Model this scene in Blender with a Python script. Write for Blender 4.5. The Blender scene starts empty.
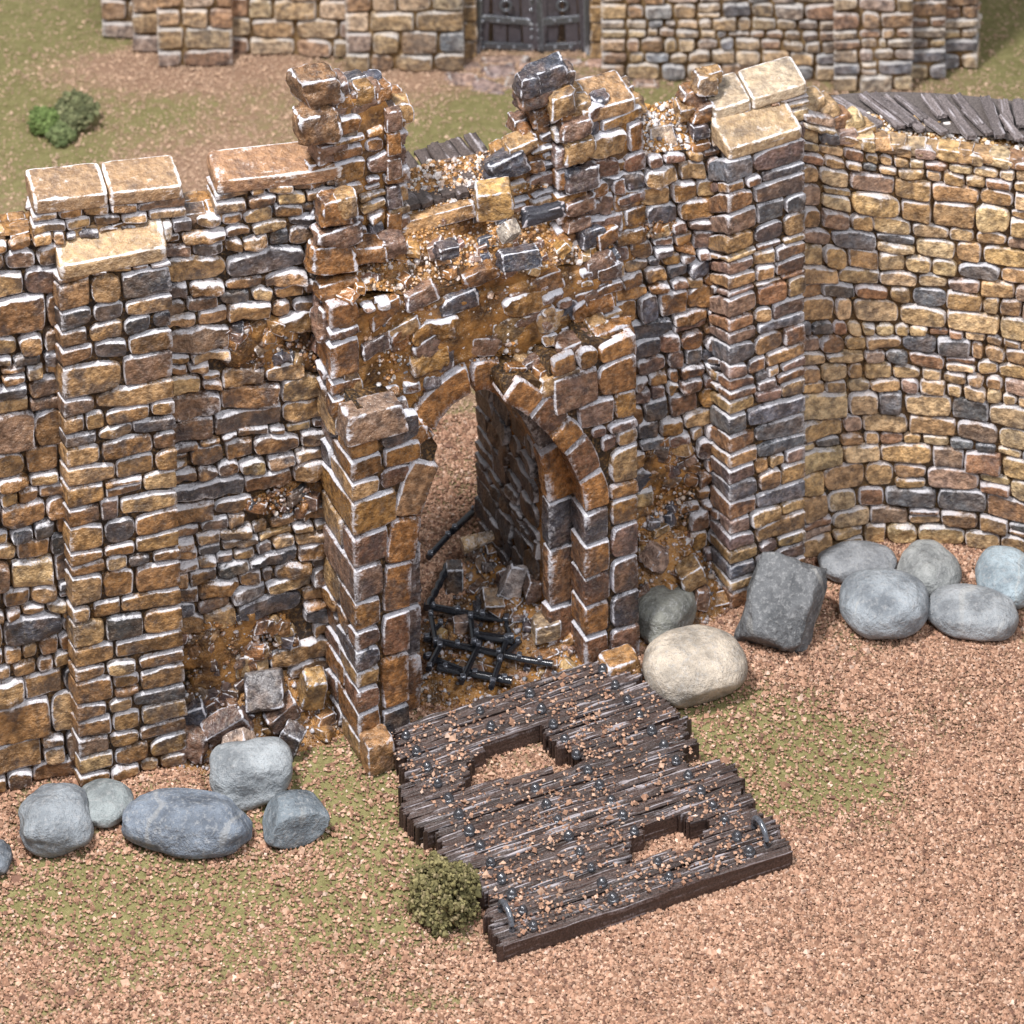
import bpy, math, zlib
import numpy as np
from mathutils import Matrix
sc=bpy.context.scene
# ------------------------------------------------------------------ camera
F=3500.;PITCH=10.;CS=1861.;ROLL=-0.9;ZD=35.
_a=math.radians(90-PITCH); _r=math.radians(ROLL)
RX=np.array([[1,0,0],[0,math.cos(_a),-math.sin(_a)],[0,math.sin(_a),math.cos(_a)]])
RZ=np.array([[math.cos(_r),-math.sin(_r),0],[math.sin(_r),math.cos(_r),0],[0,0,1]])
RC=RX@RZ
def ray(px,py): return RC@np.array([(px-512)/F,-(py-512)/F-CS/F,-1.])
CH=-ray(512,700)[2]*ZD
CO=np.array([0,0,CH])
cd=bpy.data.cameras.new('camera'); cam=bpy.data.objects.new('camera',cd); sc.collection.objects.link(cam)
M4=np.eye(4); M4[:3,:3]=RC; M4[:3,3]=CO
cam.matrix_world=Matrix(M4.tolist())
cd.sensor_width=36; cd.lens=36*F/1024; cd.shift_y=-CS/1024; cd.clip_end=2000; cd.clip_start=.5
cd.dof.use_dof=True; cd.dof.focus_distance=33.6; cd.dof.aperture_fstop=1.0
sc.camera=cam
sc.render.resolution_x=1024; sc.render.resolution_y=1024
# ------------------------------------------------------------------ light
w=bpy.data.worlds.new('World'); sc.world=w; w.use_nodes=True
bg=w.node_tree.nodes['Background']; bg.inputs[0].default_value=(.93,.96,1,1); bg.inputs[1].default_value=.45
def area(name,loc,tgt,size,power,col):
    l=bpy.data.lights.new(name,'AREA'); l.shape='DISK'; l.size=size; l.energy=power; l.color=col
    o=bpy.data.objects.new(name,l); sc.collection.objects.link(o)
    d=np.array(loc,float)-np.array(tgt,float); d/=np.linalg.norm(d)
    x=np.cross([0,1,0],d); x/=np.linalg.norm(x); y=np.cross(d,x)
    m=np.eye(4); m[:3,0]=x;m[:3,1]=y;m[:3,2]=d;m[:3,3]=loc; o.matrix_world=Matrix(m.tolist())
area('softbox_key',(-10,23,33),(0,33,0),5.5,17600,(1,.98,.95))
area('softbox_side',(9,12,27),(0,33,0),8,5200,(.96,.98,1))
vs=sc.view_settings; vs.view_transform='Standard'; vs.look='None'; vs.exposure=0; vs.gamma=1; vs.use_curve_mapping=False
# ------------------------------------------------------------------ helpers
rng=np.random.default_rng(7)
def rr(a,b): return float(rng.uniform(a,b))
def U(px,py,z=0.):
    d=ray(px,py);t=(z-CH)/d[2];return CO+d*t
def proj(p):
    c=RC.T@(np.asarray(p,float)-CO)
    return 512+F*c[0]/-c[2], 512-F*c[1]/-c[2]-CS
def projA(P):
    c=(np.asarray(P,float)-CO)@RC
    return 512+F*c[...,0]/-c[...,2], 512-F*c[...,1]/-c[...,2]-CS
def zat(b,ty):
    lo,hi=-1,14
    for _ in range(45):
        m=(lo+hi)/2
        if proj([b[0],b[1],m])[1]>ty: lo=m
        else: hi=m
    return lo
def _h(i,j,k,s):
    n=(i.astype(np.int64)*374761393+j.astype(np.int64)*668265263+k.astype(np.int64)*2147483647+(int(s)*974711)%1000003)&0xffffffff
    n=((n^(n>>13))*1274126177)&0xffffffff
    n=((n^(n>>16))*73244475)&0xffffffff
    return ((n^(n>>15))&0xffff)/32767.5-1
def noise(P,sc_=1.,seed=0):
    P=np.asarray(P,float)*sc_+17.3
    I=np.floor(P).astype(np.int64); f=P-I; f=f*f*(3-2*f)
    x,y,z=I[...,0],I[...,1],I[...,2]; fx,fy,fz=f[...,0],f[...,1],f[...,2]
    r=0
    for a in (0,1):
        for b in (0,1):
            for c in (0,1):
                wt=(fx if a else 1-fx)*(fy if b else 1-fy)*(fz if c else 1-fz)
                r=r+wt*_h(x+a,y+b,z+c,seed)
    return r
def fbm(P,s=1.,o=3,seed=0):
    r=0;a=1.
    for i in range(o):
        r=r+a*noise(P,s,seed+i*7);a*=.5;s*=2.07
    return r
class Acc:
    def __init__(s): s.v=[];s.f={};s.c=[];s.w=[];s.n=0
    def add(s,V,faces,col=(.3,.3,.3),wear=0.):
        V=np.asarray(V,float).reshape(-1,3); n=len(V)
        s.v.append(V)
        c=np.asarray(col,float); s.c.append(np.broadcast_to(c,(n,3)) if c.ndim==1 else c.reshape(-1,3))
        wv=np.asarray(wear,float); s.w.append(np.full(n,float(wv)) if wv.ndim==0 else wv.reshape(-1))
        for F_ in faces:
            F_=np.asarray(F_); s.f.setdefault(F_.shape[1],[]).append(F_+s.n)
        s.n+=n
    def grid(s,P,col=(.3,.3,.3),wear=0.):
        nr,nc=P.shape[:2]
        i=np.arange(nr*nc).reshape(nr,nc)
        q=np.stack([i[:-1,:-1],i[:-1,1:],i[1:,1:],i[1:,:-1]],-1).reshape(-1,4)
        s.add(P.reshape(-1,3),[q],col,wear)
    def build(s,name,mat,parent=None,loc=None,smooth=True):
        me=bpy.data.meshes.new(name)
        if s.n:
            V=np.concatenate(s.v); 
            o=base_of(parent) if parent is not None else (np.asarray(loc,float) if loc is not None else np.zeros(3))
            V=V-o
            me.vertices.add(s.n); me.vertices.foreach_set('co',V.astype(np.float32).ravel())
            ls=[];st=[];p=0
            for k,L in s.f.items():
                A=np.concatenate(L); ls.append(A.ravel()); st.append(p+np.arange(len(A))*k); p+=A.size
            ls=np.concatenate(ls); st=np.concatenate(st)
            me.loops.add(len(ls)); me.loops.foreach_set('vertex_index',ls.astype(np.int32))
            me.polygons.add(len(st)); me.polygons.foreach_set('loop_start',st.astype(np.int32))
            me.update(calc_edges=True)
            me.polygons.foreach_set('use_smooth',np.full(len(st),smooth))
            C=np.concatenate(s.c); C=np.concatenate([C,np.ones((len(C),1))],1)
            a=me.attributes.new('col','FLOAT_COLOR','POINT'); a.data.foreach_set('color',C.astype(np.float32).ravel())
            a=me.attributes.new('wear','FLOAT','POINT'); a.data.foreach_set('value',np.concatenate(s.w).astype(np.float32))
            me.validate()
        me.materials.append(mat)
        ob=bpy.data.objects.new(name,me); sc.collection.objects.link(ob)
        if parent is not None: ob.parent=parent
        elif loc is not None: ob.location=tuple(float(x) for x in loc)
        return ob
def base_of(p):
    o=np.zeros(3)
    while p is not None:
        o=o+np.array(p.location); p=p.parent
    return o
def thing(name,label,cat,loc,group=None):
    o=bpy.data.objects.new(name,None); sc.collection.objects.link(o); o.empty_display_size=.2
    o.location=tuple(float(x) for x in loc); o['label']=label; o['category']=cat
    if group: o['group']=group
    return o
def tag(o,label,cat,group=None):
    o['label']=label;o['category']=cat
    if group:o['group']=group
    return o
def stuff(o): o['kind']='stuff'; return o
def resample(pts,n):
    pts=np.asarray(pts,float)
    # catmull-rom then arclength
    P=np.vstack([2*pts[0]-pts[1],pts,2*pts[-1]-pts[-2]]); out=[]
    for i in range(1,len(P)-2):
        for t in np.linspace(0,1,12,endpoint=False):
            a,b,c,d=P[i-1:i+3]
            out.append(.5*((2*b)+(c-a)*t+(2*a-5*b+4*c-d)*t*t+(3*b-a-3*c+d)*t**3))
    out.append(P[-2]); out=np.array(out)
    s=np.r_[0,np.cumsum(np.linalg.norm(np.diff(out,axis=0),axis=1))]
    q=np.linspace(0,s[-1],n)
    return np.stack([np.interp(q,s,out[:,k]) for k in range(out.shape[1])],1)
# ------------------------------------------------------------------ materials
def newmat(name):
    m=bpy.data.materials.new(name); m.use_nodes=True; nt=m.node_tree
    return m,nt,nt.nodes['Principled BSDF']
class N:
    def __init__(s,nt): s.nt=nt
    def n(s,t,**k):
        nd=s.nt.nodes.new(t)
        for a,b in k.items():
            if a.startswith('_'): setattr(nd,a[1:],b)
        return nd
    def lk(s,a,b): s.nt.links.new(a,b)
    def noise(s,vec,scale,detail=4,rough=.6):
        n=s.nt.nodes.new('ShaderNodeTexNoise'); n.inputs['Scale'].default_value=scale; n.inputs['Detail'].default_value=detail; n.inputs['Roughness'].default_value=rough
        s.lk(vec,n.inputs['Vector']); return n.outputs['Fac']
    def math(s,op,a,b=None,c=None,clamp=False):
        n=s.nt.nodes.new('ShaderNodeMath'); n.operation=op; n.use_clamp=clamp
        for i,x in enumerate((a,b,c)):
            if x is None: continue
            if isinstance(x,(int,float)): n.inputs[i].default_value=x
            else: s.lk(x,n.inputs[i])
        return n.outputs[0]
    def ramp(s,v,lo,hi,a=0.,b=1.):
        n=s.nt.nodes.new('ShaderNodeMapRange'); n.interpolation_type='SMOOTHSTEP'
        s.lk(v,n.inputs[0])
        for i,x in zip((1,2,3,4),(lo,hi,a,b)): n.inputs[i].default_value=x
        return n.outputs[0]
    def mix(s,f,a,b,mode='MIX'):
        n=s.nt.nodes.new('ShaderNodeMix'); n.data_type='RGBA'; n.blend_type=mode
        for i,x in ((0,f),(6,a),(7,b)):
            if isinstance(x,(int,float)): n.inputs[i].default_value=x
            elif isinstance(x,tuple): n.inputs[i].default_value=x+(1,) if len(x)==3 else x
            else: s.lk(x,n.inputs[i])
        return n.outputs[2]
    def bump(s,h,strength,dist,normal=None):
        n=s.nt.nodes.new('ShaderNodeBump'); n.inputs['Strength'].default_value=strength; n.inputs['Distance'].default_value=dist
        s.lk(h,n.inputs['Height'])
        if normal is not None: s.lk(normal,n.inputs['Normal'])
        return n.outputs[0]
def pos(h):
    g=h.nt.nodes.new('ShaderNodeNewGeometry'); return g.outputs['Position']
def attr(h,name,out):
    a=h.nt.nodes.new('ShaderNodeAttribute'); a.attribute_name=name; return a.outputs[out]
def stone_mat(name,rough=.42,white=(.66,.65,.70),wth=.64,wmax=.84,ochre=(.30,.145,.04),och=.50,gain=1.,wnz=1.,mot=1.,dark=.62):
    m,nt,b=newmat(name); h=N(nt); p=pos(h)
    col=attr(h,'col','Color'); wear=attr(h,'wear','Fac')
    n1=h.noise(p,5,3,.55); n2=h.noise(p,13,4,.6); n3=h.noise(p,60,3,.6); n4=h.noise(p,2.6,2,.5); n5=h.noise(p,28,3,.6)
    c=h.mix(h.ramp(n1,.38,.66,0,och),col,h.mix(.55,col,ochre))
    c=h.mix(1.,c,h.mix(h.ramp(n2,.33,.67),tuple((1-.58*mot)*gain*q for q in (1.,.96,.97)),tuple((1+.28*mot)*gain*q for q in (1.,.985,.955))),'MULTIPLY')
    n6=h.noise(p,4.1,4,.62); n7=h.noise(p,.9,2,.5)
    c=h.mix(h.math('MULTIPLY',h.ramp(h.math('ADD',n6,h.math('MULTIPLY',h.math('SUBTRACT',n7,.5),.7)),.50,.66),dark),c,(.032,.034,.048))
    c=h.mix(h.ramp(n5,.50,.75,0,.45),c,h.mix(.5,c,(.50,.41,.32)))
    c=h.mix(h.ramp(n3,.30,.44,.3,0),c,(.03,.02,.015))
    f=wear
    for nn,k in ((n2,1.0),(n5,1.1),(n3,.75),(n4,.8)): f=h.math('ADD',f,h.math('MULTIPLY',h.math('SUBTRACT',nn,.5),k*wnz))
    c=h.mix(h.ramp(f,wth-.12,wth+.60,0,wmax),c,white)
    h.lk(c,b.inputs['Base Color'])
    h.lk(h.ramp(n5,.3,.7,rough-.14,rough+.16),b.inputs['Roughness'])
    b.inputs['Specular IOR Level'].default_value=.55
    bm=h.bump(n2,.5,.07); bm=h.bump(n5,.55,.035,bm); bm=h.bump(n3,.45,.012,bm); h.lk(bm,b.inputs['Normal'])
    return m
def mortar_mat(name,c0=(.05,.024,.010),c1=(.26,.115,.028),rough=.36,sp=.5,grit=1.):
    m,nt,b=newmat(name); h=N(nt); p=pos(h)
    n1=h.noise(p,4,4,.6); n2=h.noise(p,26,4,.65); n3=h.noise(p,9,3,.6)
    c=h.mix(h.ramp(n1,.35,.68),c0,c1); c=h.mix(h.ramp(n2,.45,.75,0,.6),c,(.36,.2,.07))
    v=nt.nodes.new('ShaderNodeTexVoronoi'); v.inputs['Scale'].default_value=17; v.inputs['Randomness'].default_value=1; h.lk(p,v.inputs['Vector'])
    f=h.math('ADD',h.ramp(v.outputs['Distance'],.0,.5,.6,0),h.math('MULTIPLY',n2,.6))
    c=h.mix(h.math('MULTIPLY',h.ramp(f,.72,.95,0,.75*grit),h.ramp(n3,.42,.6)),c,(.68,.64,.62))
    h.lk(c,b.inputs['Base Color']); b.inputs['Roughness'].default_value=rough; b.inputs['Specular IOR Level'].default_value=sp
    bm=h.bump(v.outputs['Distance'],-.7,.05); bm=h.bump(n2,.7,.04,bm); h.lk(bm,b.inputs['Normal'])
    return m
def pebble_mat(name):
    m,nt,b=newmat(name); h=N(nt); p=pos(h)
    col=attr(h,'col','Color')
    n1=h.noise(p,3.2,5,.62); n2=h.noise(p,24,5,.7); n3=h.noise(p,110,2,.6); n4=h.noise(p,1.6,2,.5)
    c=h.mix(1.,col,h.mix(h.ramp(n1,.32,.68),(.58,.585,.60),(1.35,1.34,1.33)),'MULTIPLY')
    c=h.mix(h.ramp(n2,.47,.7,0,.5),c,(.45,.45,.46)); c=h.mix(h.ramp(n3,.34,.45,.5,0),c,(.07,.075,.085))
    # mineral veins
    wv=nt.nodes.new('ShaderNodeTexWave'); wv.inputs['Scale'].default_value=.55; wv.inputs['Distortion'].default_value=9; wv.inputs['Detail'].default_value=3; wv.inputs['Detail Scale'].default_value=1.6; h.lk(p,wv.inputs['Vector'])
    c=h.mix(h.math('MULTIPLY',h.ramp(wv.outputs['Fac'],.96,1.,0,.22),h.ramp(n4,.5,.62)),c,(.60,.57,.52))
    h.lk(c,b.inputs['Base Color']); b.inputs['Roughness'].default_value=.62; b.inputs['Specular IOR Level'].default_value=.35
    bm=h.bump(n1,.6,.16); bm=h.bump(n2,.6,.04,bm); bm=h.bump(n3,.35,.006,bm); h.lk(bm,b.inputs['Normal'])
    return m
def attr_mat(name,rough=.7,sc_=40,amt=.5,bumpd=.01,metal=0.,sp=.4,white=None,wth=.5):
    m,nt,b=newmat(name); h=N(nt); p=pos(h)
    col=attr(h,'col','Color'); n1=h.noise(p,sc_,4,.6); n2=h.noise(p,sc_*.2,3,.6)
    c=h.mix(1.,col,h.mix(h.ramp(n1,.3,.7),(1-amt,1-amt,1-amt),(1+amt,1+amt,1+amt)),'MULTIPLY')
    if white:
        wear=attr(h,'wear','Fac'); f=h.math('ADD',h.math('ADD',wear,h.math('MULTIPLY',n1,.5)),h.math('MULTIPLY',n2,.5))
        c=h.mix(h.ramp(f,wth+.25,wth+.75,0,.85),c,white)
    h.lk(c,b.inputs['Base Color']); b.inputs['Roughness'].default_value=rough; b.inputs['Specular IOR Level'].default_value=sp; b.inputs['Metallic'].default_value=metal
    h.lk(h.bump(n1,.5,bumpd),b.inputs['Normal'])
    return m
MS=stone_mat('painted_stone',.40,gain=1.02)
MSL=stone_mat('painted_stone_light',.46,wth=.66,wmax=.7,och=.36,gain=1.18,dark=.35)
MSF=stone_mat('painted_stone_far',.6,wth=.56,wmax=.6,och=.35,white=(.70,.67,.66),gain=1.05,dark=.45)
MSG=stone_mat('painted_stone_gate',.27,och=.42,gain=.98,ochre=(.32,.14,.03),wth=.55,dark=.55,wmax=.86,white=(.66,.66,.73))
MSC=stone_mat('coping_paint',.42,wth=.46,wmax=.8,white=(.76,.73,.74),och=.35,gain=1.12,mot=.6,dark=.4)
MM=mortar_mat('dark_mortar',(.010,.006,.004),(.050,.024,.009),.42,.4,.4)
MML=mortar_mat('tan_mortar',(.022,.012,.006),(.12,.065,.024),.5,.4,.4)
MMR=mortar_mat('varnished_rubble',(.06,.026,.009),(.42,.20,.055),.24,.65,1.5)
MMF=mortar_mat('far_mortar',(.10,.06,.03),(.30,.2,.1),.7,.3,.2)
MP=pebble_mat('pebble_stone')
MCR=attr_mat('gravel_crumb',.85,30,.15,.004,sp=.2)
MGR=attr_mat('grit_stone',.30,45,.45,.006,sp=.6,white=(.74,.72,.74),wth=.62)
MW=attr_mat('weathered_wood',.42,55,.45,.012,sp=.5,white=(.46,.42,.45),wth=.58)
MI=attr_mat('black_iron',.20,50,.4,.006,metal=.35,sp=1.,white=(.55,.58,.66),wth=.74)
MB=attr_mat('foam_bush',.9,30,.35,.02,sp=.2)
def ground_mat():
    m,nt,b=newmat('flocked_ground'); h=N(nt); p=pos(h)
    g=attr(h,'wear','Fac')   # 0 crumbs / earth, 1 green flock
    n1=h.noise(p,9,5,.7); n2=h.noise(p,60,4,.75); n3=h.noise(p,1.2,4,.6)
    c=h.mix(h.ramp(n1,.3,.7),(.25,.225,.095),(.38,.34,.16)); c=h.mix(h.ramp(n2,.35,.7),h.mix(1.,c,(.72,.72,.68),'MULTIPLY'),c)
    pk=h.mix(h.ramp(n2,.3,.7),(.30,.18,.12),(.47,.31,.22))
    f=h.math('ADD',g,h.math('MULTIPLY',h.math('SUBTRACT',n1,.5),1.3)); 
    c=h.mix(h.ramp(f,.25,.75),pk,c)
    h.lk(c,b.inputs['Base Color']); b.inputs['Roughness'].default_value=.9; b.inputs['Specular IOR Level'].default_value=.2
    bm=h.bump(n2,.8,.03); bm=h.bump(n1,.4,.05,bm); h.lk(bm,b.inputs['Normal'])
    return m
MG=ground_mat()
# ------------------------------------------------------------------ stone shapes
PAL_L=[((.35,.21,.10),3),((.28,.155,.07),3),((.44,.29,.15),2.6),((.24,.135,.07),2),((.10,.10,.115),1.3),((.21,.135,.10),1.3),((.055,.058,.07),.9)]
PAL_R=[((.44,.29,.15),3.5),((.50,.36,.21),3.4),((.36,.22,.115),2),((.28,.15,.09),1.5),((.12,.125,.14),1.1),((.34,.23,.18),1.3)]
PAL_G=[((.33,.175,.065),3),((.25,.12,.05),2.6),((.40,.26,.13),1.8),((.075,.08,.105),1.5),((.18,.10,.075),2),((.23,.145,.12),1)]
PAL_RP=[((.40,.24,.12),2.5),((.30,.16,.09),2.5),((.14,.15,.18),1.4),((.29,.19,.16),2),((.46,.30,.15),1.5),((.18,.13,.13),1)]
PAL_F=[((.46,.33,.21),3),((.53,.41,.29),2.5),((.38,.24,.16),2),((.24,.25,.28),1.2),((.46,.37,.31),1.8)]
def pick(pal):
    wts=np.array([p[1] for p in pal]); k=rng.choice(len(pal),p=wts/wts.sum())
    c=np.array(pal[k][0])*rr(.78,1.25); return c*np.array([rr(.95,1.05),1,rr(.92,1.08)])
SG=np.array([-1,-.95,-.86,-.72,-.45,-.15,.15,.45,.72,.86,.95,1.])
SV=np.array([-1,-.94,-.82,-.6,-.2,.2,.6,.82,.94,1.])
_S,_T=np.meshgrid(SG,SV)
_E=np.maximum(abs(_S),abs(_T))
def _ax(h,n0=2,step=.05):
    D=np.array([0,.007,.016,.028,.045])*min(1.,h*.62/.045)
    m=max(1,int((h-D[-1])*2/step)); mid=np.linspace(-h+D[-1],h-D[-1],m+2)[1:-1]
    return np.r_[-h+D,mid,(h-D)[::-1]]/h
def stone(acc,mapf,ua,ub,va0,va1,vb0,vb1,depth,col,corners=(),rough=1.,rnd=None,wearm=1.):
    """one face stone; left edge va0..va1, right edge vb0..vb1; mapf(u,v,d)->xyz"""
    hw=(ub-ua)/2; hh=((va1-va0)+(vb1-vb0))/4
    if hw<.01 or hh<.01: return
    _S,_T=np.meshgrid(_ax(hw),_ax(hh))
    m_=min(hw,hh); r=rr(.004,.030) if rnd is None else rnd*.3
    ra=r/hw; rb=r/hh; 
    s=_S*(1-min(ra*1.4,.35)*abs(_T)**4); t=_T*(1-min(rb*1.4,.35)*abs(_S)**4)
    sd=int(rng.integers(1e6)); de=np.minimum((1-abs(_S))*hw,(1-abs(_T))*hh)
    edge=np.exp(-(de/.05)**2)
    Q0=np.stack([_S*hw+sd*.37,_T*hh,_S*0+sd*.11],-1)
    w1=noise(Q0,7.,3)*.017*rough*edge*min(1,m_/.06); w2=noise(Q0,7.,13)*.014*rough*edge*min(1,m_/.06)
    U_=(ua+ub)/2+hw*s+w2*np.sign(_S)
    lo=va0+(vb0-va0)*(s+1)/2; hi=va1+(vb1-va1)*(s+1)/2
    V_=(lo+hi)/2+(hi-lo)/2*t+w1
    cw=np.zeros_like(U_)
    for c in corners:
        if ua+.02<c<ub-.02:
            k=int(np.argmin(abs(U_.mean(0)-c))); k=min(max(k,1),U_.shape[1]-2)
            U_[:,k]=c; U_=np.sort(U_,axis=1); cw[:,k]=.95
    R_=min(.021,m_*.55); e_=np.clip(de/R_,0,1); prof=1-(1-e_)**2.8
    cr=any(ua+.02<c<ub-.02 for c in corners)
    rel=(fbm(Q0,4.2,3,5)*.40*rough+.16*noise(Q0,19.,8)*rough)*(.55 if cr else 1)
    pil=.07*(1-_S**2)*(1-_T**2)
    tilt=(rr(-.25,.25)*_S+rr(-.2,.2)*_T)*(0 if cr else 1)
    d=depth*(prof*(.9+rel+tilt+pil))-.035*(1-prof)
    P=mapf(U_,V_,d)
    en=.72+.75*noise(Q0,5.,41)+.25*_T*(abs(_T)>abs(_S)*.8)
    wear=np.exp(-((de-.010)/.0125)**2)*np.clip(en+.08,0,1.25)*.9+.30*np.exp(-(de/.045)**2)*np.clip(en,0,1)+np.clip(rel*1.3-.05,0,.55)*prof
    wear=np.maximum(wear,cw*np.clip(.75+.6*noise(Q0,6.,42),.2,1.2)*(prof>.02))
    acc.grid(P,col,np.clip(wear*wearm,0,1.3))
class Path:
    """pts ground (x,y), tops = height at v=5"""
    def __init__(s,pts,tops,sharp=22):
        s.p=np.asarray(pts,float)[:,:2]; s.h=np.asarray(tops,float)
        d=np.diff(s.p,axis=0); L=np.linalg.norm(d,axis=1); s.u=np.r_[0,np.cumsum(L)]
        s.t=d/L[:,None]; s.n=np.stack([s.t[:,1],-s.t[:,0]],1); s.L=s.u[-1]
        s.corners=[];s.m={}
        for i in range(1,len(s.p)-1):
            a=s.n[i-1];b=s.n[i]; mm=(a+b)/(1+a@b)
            if np.degrees(np.arccos(np.clip(a@b,-1,1)))>sharp:
                s.corners.append(s.u[i])
            s.m[i]=mm
    def xy(s,u): return np.stack([np.interp(u,s.u,s.p[:,0]),np.interp(u,s.u,s.p[:,1])],-1)
    def xyx(s,u): return s.xy(u)+np.minimum(u,0)[...,None]*s.t[0]+np.maximum(u-s.L,0)[...,None]*s.t[-1]
    def H(s,u): return np.interp(u,s.u,s.h)
    def nrm(s,u):
        k=np.clip(np.searchsorted(s.u,u,side='right')-1,0,len(s.n)-1)
        n=s.n[k].copy()
        for i,mm in s.m.items():
            msk=abs(u-s.u[i])<1e-6; n[msk]=mm
        return n
    def __call__(s,u,v,d):
        u=np.asarray(u,float);v=np.asarray(v,float)
        xy=s.xyx(u)+s.nrm(u)*np.asarray(d)[...,None]
        return np.concatenate([xy,(v/5*s.H(u))[...,None]],-1)
    def pt(s,u,v,d=0.): return s(np.array([u]),np.array([v]),np.array([d]))[0]
    def uv(s,px,py,d=0.,seg=None):
        """invert: pixel -> (u,v) on the segment plane"""
        if seg is None:
            lo,hi=0,s.L
            # march
            us=np.linspace(-.8,s.L+.8,200); best=None
            r=ray(px,py)
            P=s.xyx(us)+s.nrm(us)*d
            # ray horizontal crossing: param where ray xy is on path
            cr=(P[:,0]-CO[0])*r[1]-(P[:,1]-CO[1])*r[0]
            idx=np.where(np.sign(cr[:-1])!=np.sign(cr[1:]))[0]
            k=idx[0] if len(idx) else (0 if abs(cr[0])<abs(cr[-1]) else 198)
            f=cr[k]/(cr[k]-cr[k+1]+1e-12); u=us[k]+(us[k+1]-us[k])*f
        q=s.xyx(np.array([u]))[0]+s.nrm(np.array([u]))[0]*d
        tt=np.linalg.norm(q-CO[:2])/np.linalg.norm(r[:2]); z=CO[2]+r[2]*tt
        return u,z*5/float(s.H(np.array([u]))[0])
def PX(pts,sharp=22):
    """list of (bx,by,ty) pixels"""
    g=[U(a,b) for a,b,_ in pts]; return Path([(p[0],p[1]) for p in g],[zat(p,t[2]) for p,t in zip(g,pts)],sharp)
def profile(path,pix):
    q=np.array([path.uv(*p) for p in pix]); q=q[np.argsort(q[:,0])]
    return lambda u: np.interp(u,q[:,0],q[:,1])
def masonry(acc,path,u0,u1,v0,v1,rowh,pal,depth=.075,gap=.004,prof=None,skip=0.,skipf=None,intervals=None,wr=(1.1,2.7),rough=1.,split=.13,wearm=1.,seed=0,minw=.12,big=0.,zig=True):
    hs=float(path.H(np.array([(u0+u1)/2]))[0])/5
    v=v0; corners=[c for c in path.corners if u0<c<u1]
    def wob(k,u): return .04*noise(np.array([u*1.1,k*7.3+seed,0.]),1.,11)+.035*noise(np.array([u*3.1,k*7.3+seed,5.]),1.,12)
    k=0
    while v<v1-.02:
        h=rowh*rr(.62,1.5)
        if rng.random()<big: h*=1.35
        if v+h>v1-.5*rowh*.8: h=v1-v
        vm=v+h/2
        ivs=intervals(vm) if intervals else [(u0,u1)]
        for a,b in ivs:
            a=max(a,u0);b=min(b,u1)
            if b-a<.05: continue
            u=a; first=True
            while u<b-1e-4:
                wd=h*hs*rr(*wr)*(rr(.6,1.) if rng.random()<.3 else 1)
                wd=max(wd,minw)
                if b-(u+wd)<minw*.9: wd=b-u
                e=u+wd
                for c in corners:
                    if abs(e-c)<.13:
                        e=c+.15+.14*(k%2) if e>=c-.13 else e
                        e=min(e,b)
                    if u<c<e:   # alternate long / short quoins
                        e=min(max(e,c+(.13 if k%2 else .26)),b)
                if b-e<minw*.75: e=b
                uu=(u+e)/2
                top=v+h
                ok=True
                if prof is not None and (v+h*.8)>prof(uu): ok=False
                if ok and skipf is not None and skipf(uu,vm): ok=False
                if ok and skip and rng.random()<skip: ok=False
                if ok:
                    l0=v+(wob(k,u) if v>v0+.01 else 0); r0=v+(wob(k,e) if v>v0+.01 else 0); l1=v+h+wob(k+1,u); r1=v+h+wob(k+1,e)
                    g=gap; jl=rr(-.008,.008)
                    dep=depth*rr(.6,1.3)
                    if any(u<c_<e for c_ in corners): dep=depth*rr(.92,1.06)
                    if (h*hs>.17 and rng.random()<split and e-u<.45):
                        fq=rr(.35,.65)
                        stone(acc,path,u+g,e-g,l0+g,l0+(l1-l0)*fq-g*.7,r0+g,r0+(r1-r0)*fq-g*.7,dep,pick(pal),corners,rough,wearm=wearm)
                        stone(acc,path,u+g,e-g,l0+(l1-l0)*fq+g*.7,l1-g,r0+(r1-r0)*fq+g*.7,r1-g,depth*rr(.65,1.25),pick(pal),corners,rough,wearm=wearm)
                    else:
                        stone(acc,path,u+g+jl,e-g+jl*.5,l0+g,l1-g,r0+g,r1-g,dep,pick(pal),corners,rough,wearm=wearm)
                u=e
        v+=h;k+=1
# rounded block / grit templates
def _cube(vals):
    n=len(vals);idx={};V=[];Fs=[]
    def vid(i,j,k):
        if (i,j,k) not in idx: idx[(i,j,k)]=len(V);V.append((vals[i],vals[j],vals[k]))
        return idx[(i,j,k)]
    m=n-1
    for a in range(m):
        for b in range(m):
            Fs+= [[vid(a,b,0),vid(a,b+1,0),vid(a+1,b+1,0),vid(a+1,b,0)],[vid(a,b,m),vid(a+1,b,m),vid(a+1,b+1,m),vid(a,b+1,m)],
                  [vid(0,a,b),vid(0,a,b+1),vid(0,a+1,b+1),vid(0,a+1,b)],[vid(m,a,b),vid(m,a+1,b),vid(m,a+1,b+1),vid(m,a,b+1)],
                  [vid(a,0,b),vid(a+1,0,b),vid(a+1,0,b+1),vid(a,0,b+1)],[vid(a,m,b),vid(a,m,b+1),vid(a+1,m,b+1),vid(a+1,m,b)]]
    return np.array(V,float),np.array(Fs)
CB=_cube([-1,-.93,-.8,-.5,0,.5,.8,.93,1]); CBF=_cube([-1,-.95,-.87,-.7,-.45,-.2,.0,.2,.45,.7,.87,.95,1])
def rotz(a): c,s=math.cos(a),math.sin(a); return np.array([[c,-s,0],[s,c,0],[0,0,1]])
def rotx(a): c,s=math.cos(a),math.sin(a); return np.array([[1,0,0],[0,c,-s],[0,s,c]])
def roty(a): c,s=math.cos(a),math.sin(a); return np.array([[c,0,s],[0,1,0],[-s,0,c]])
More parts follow.
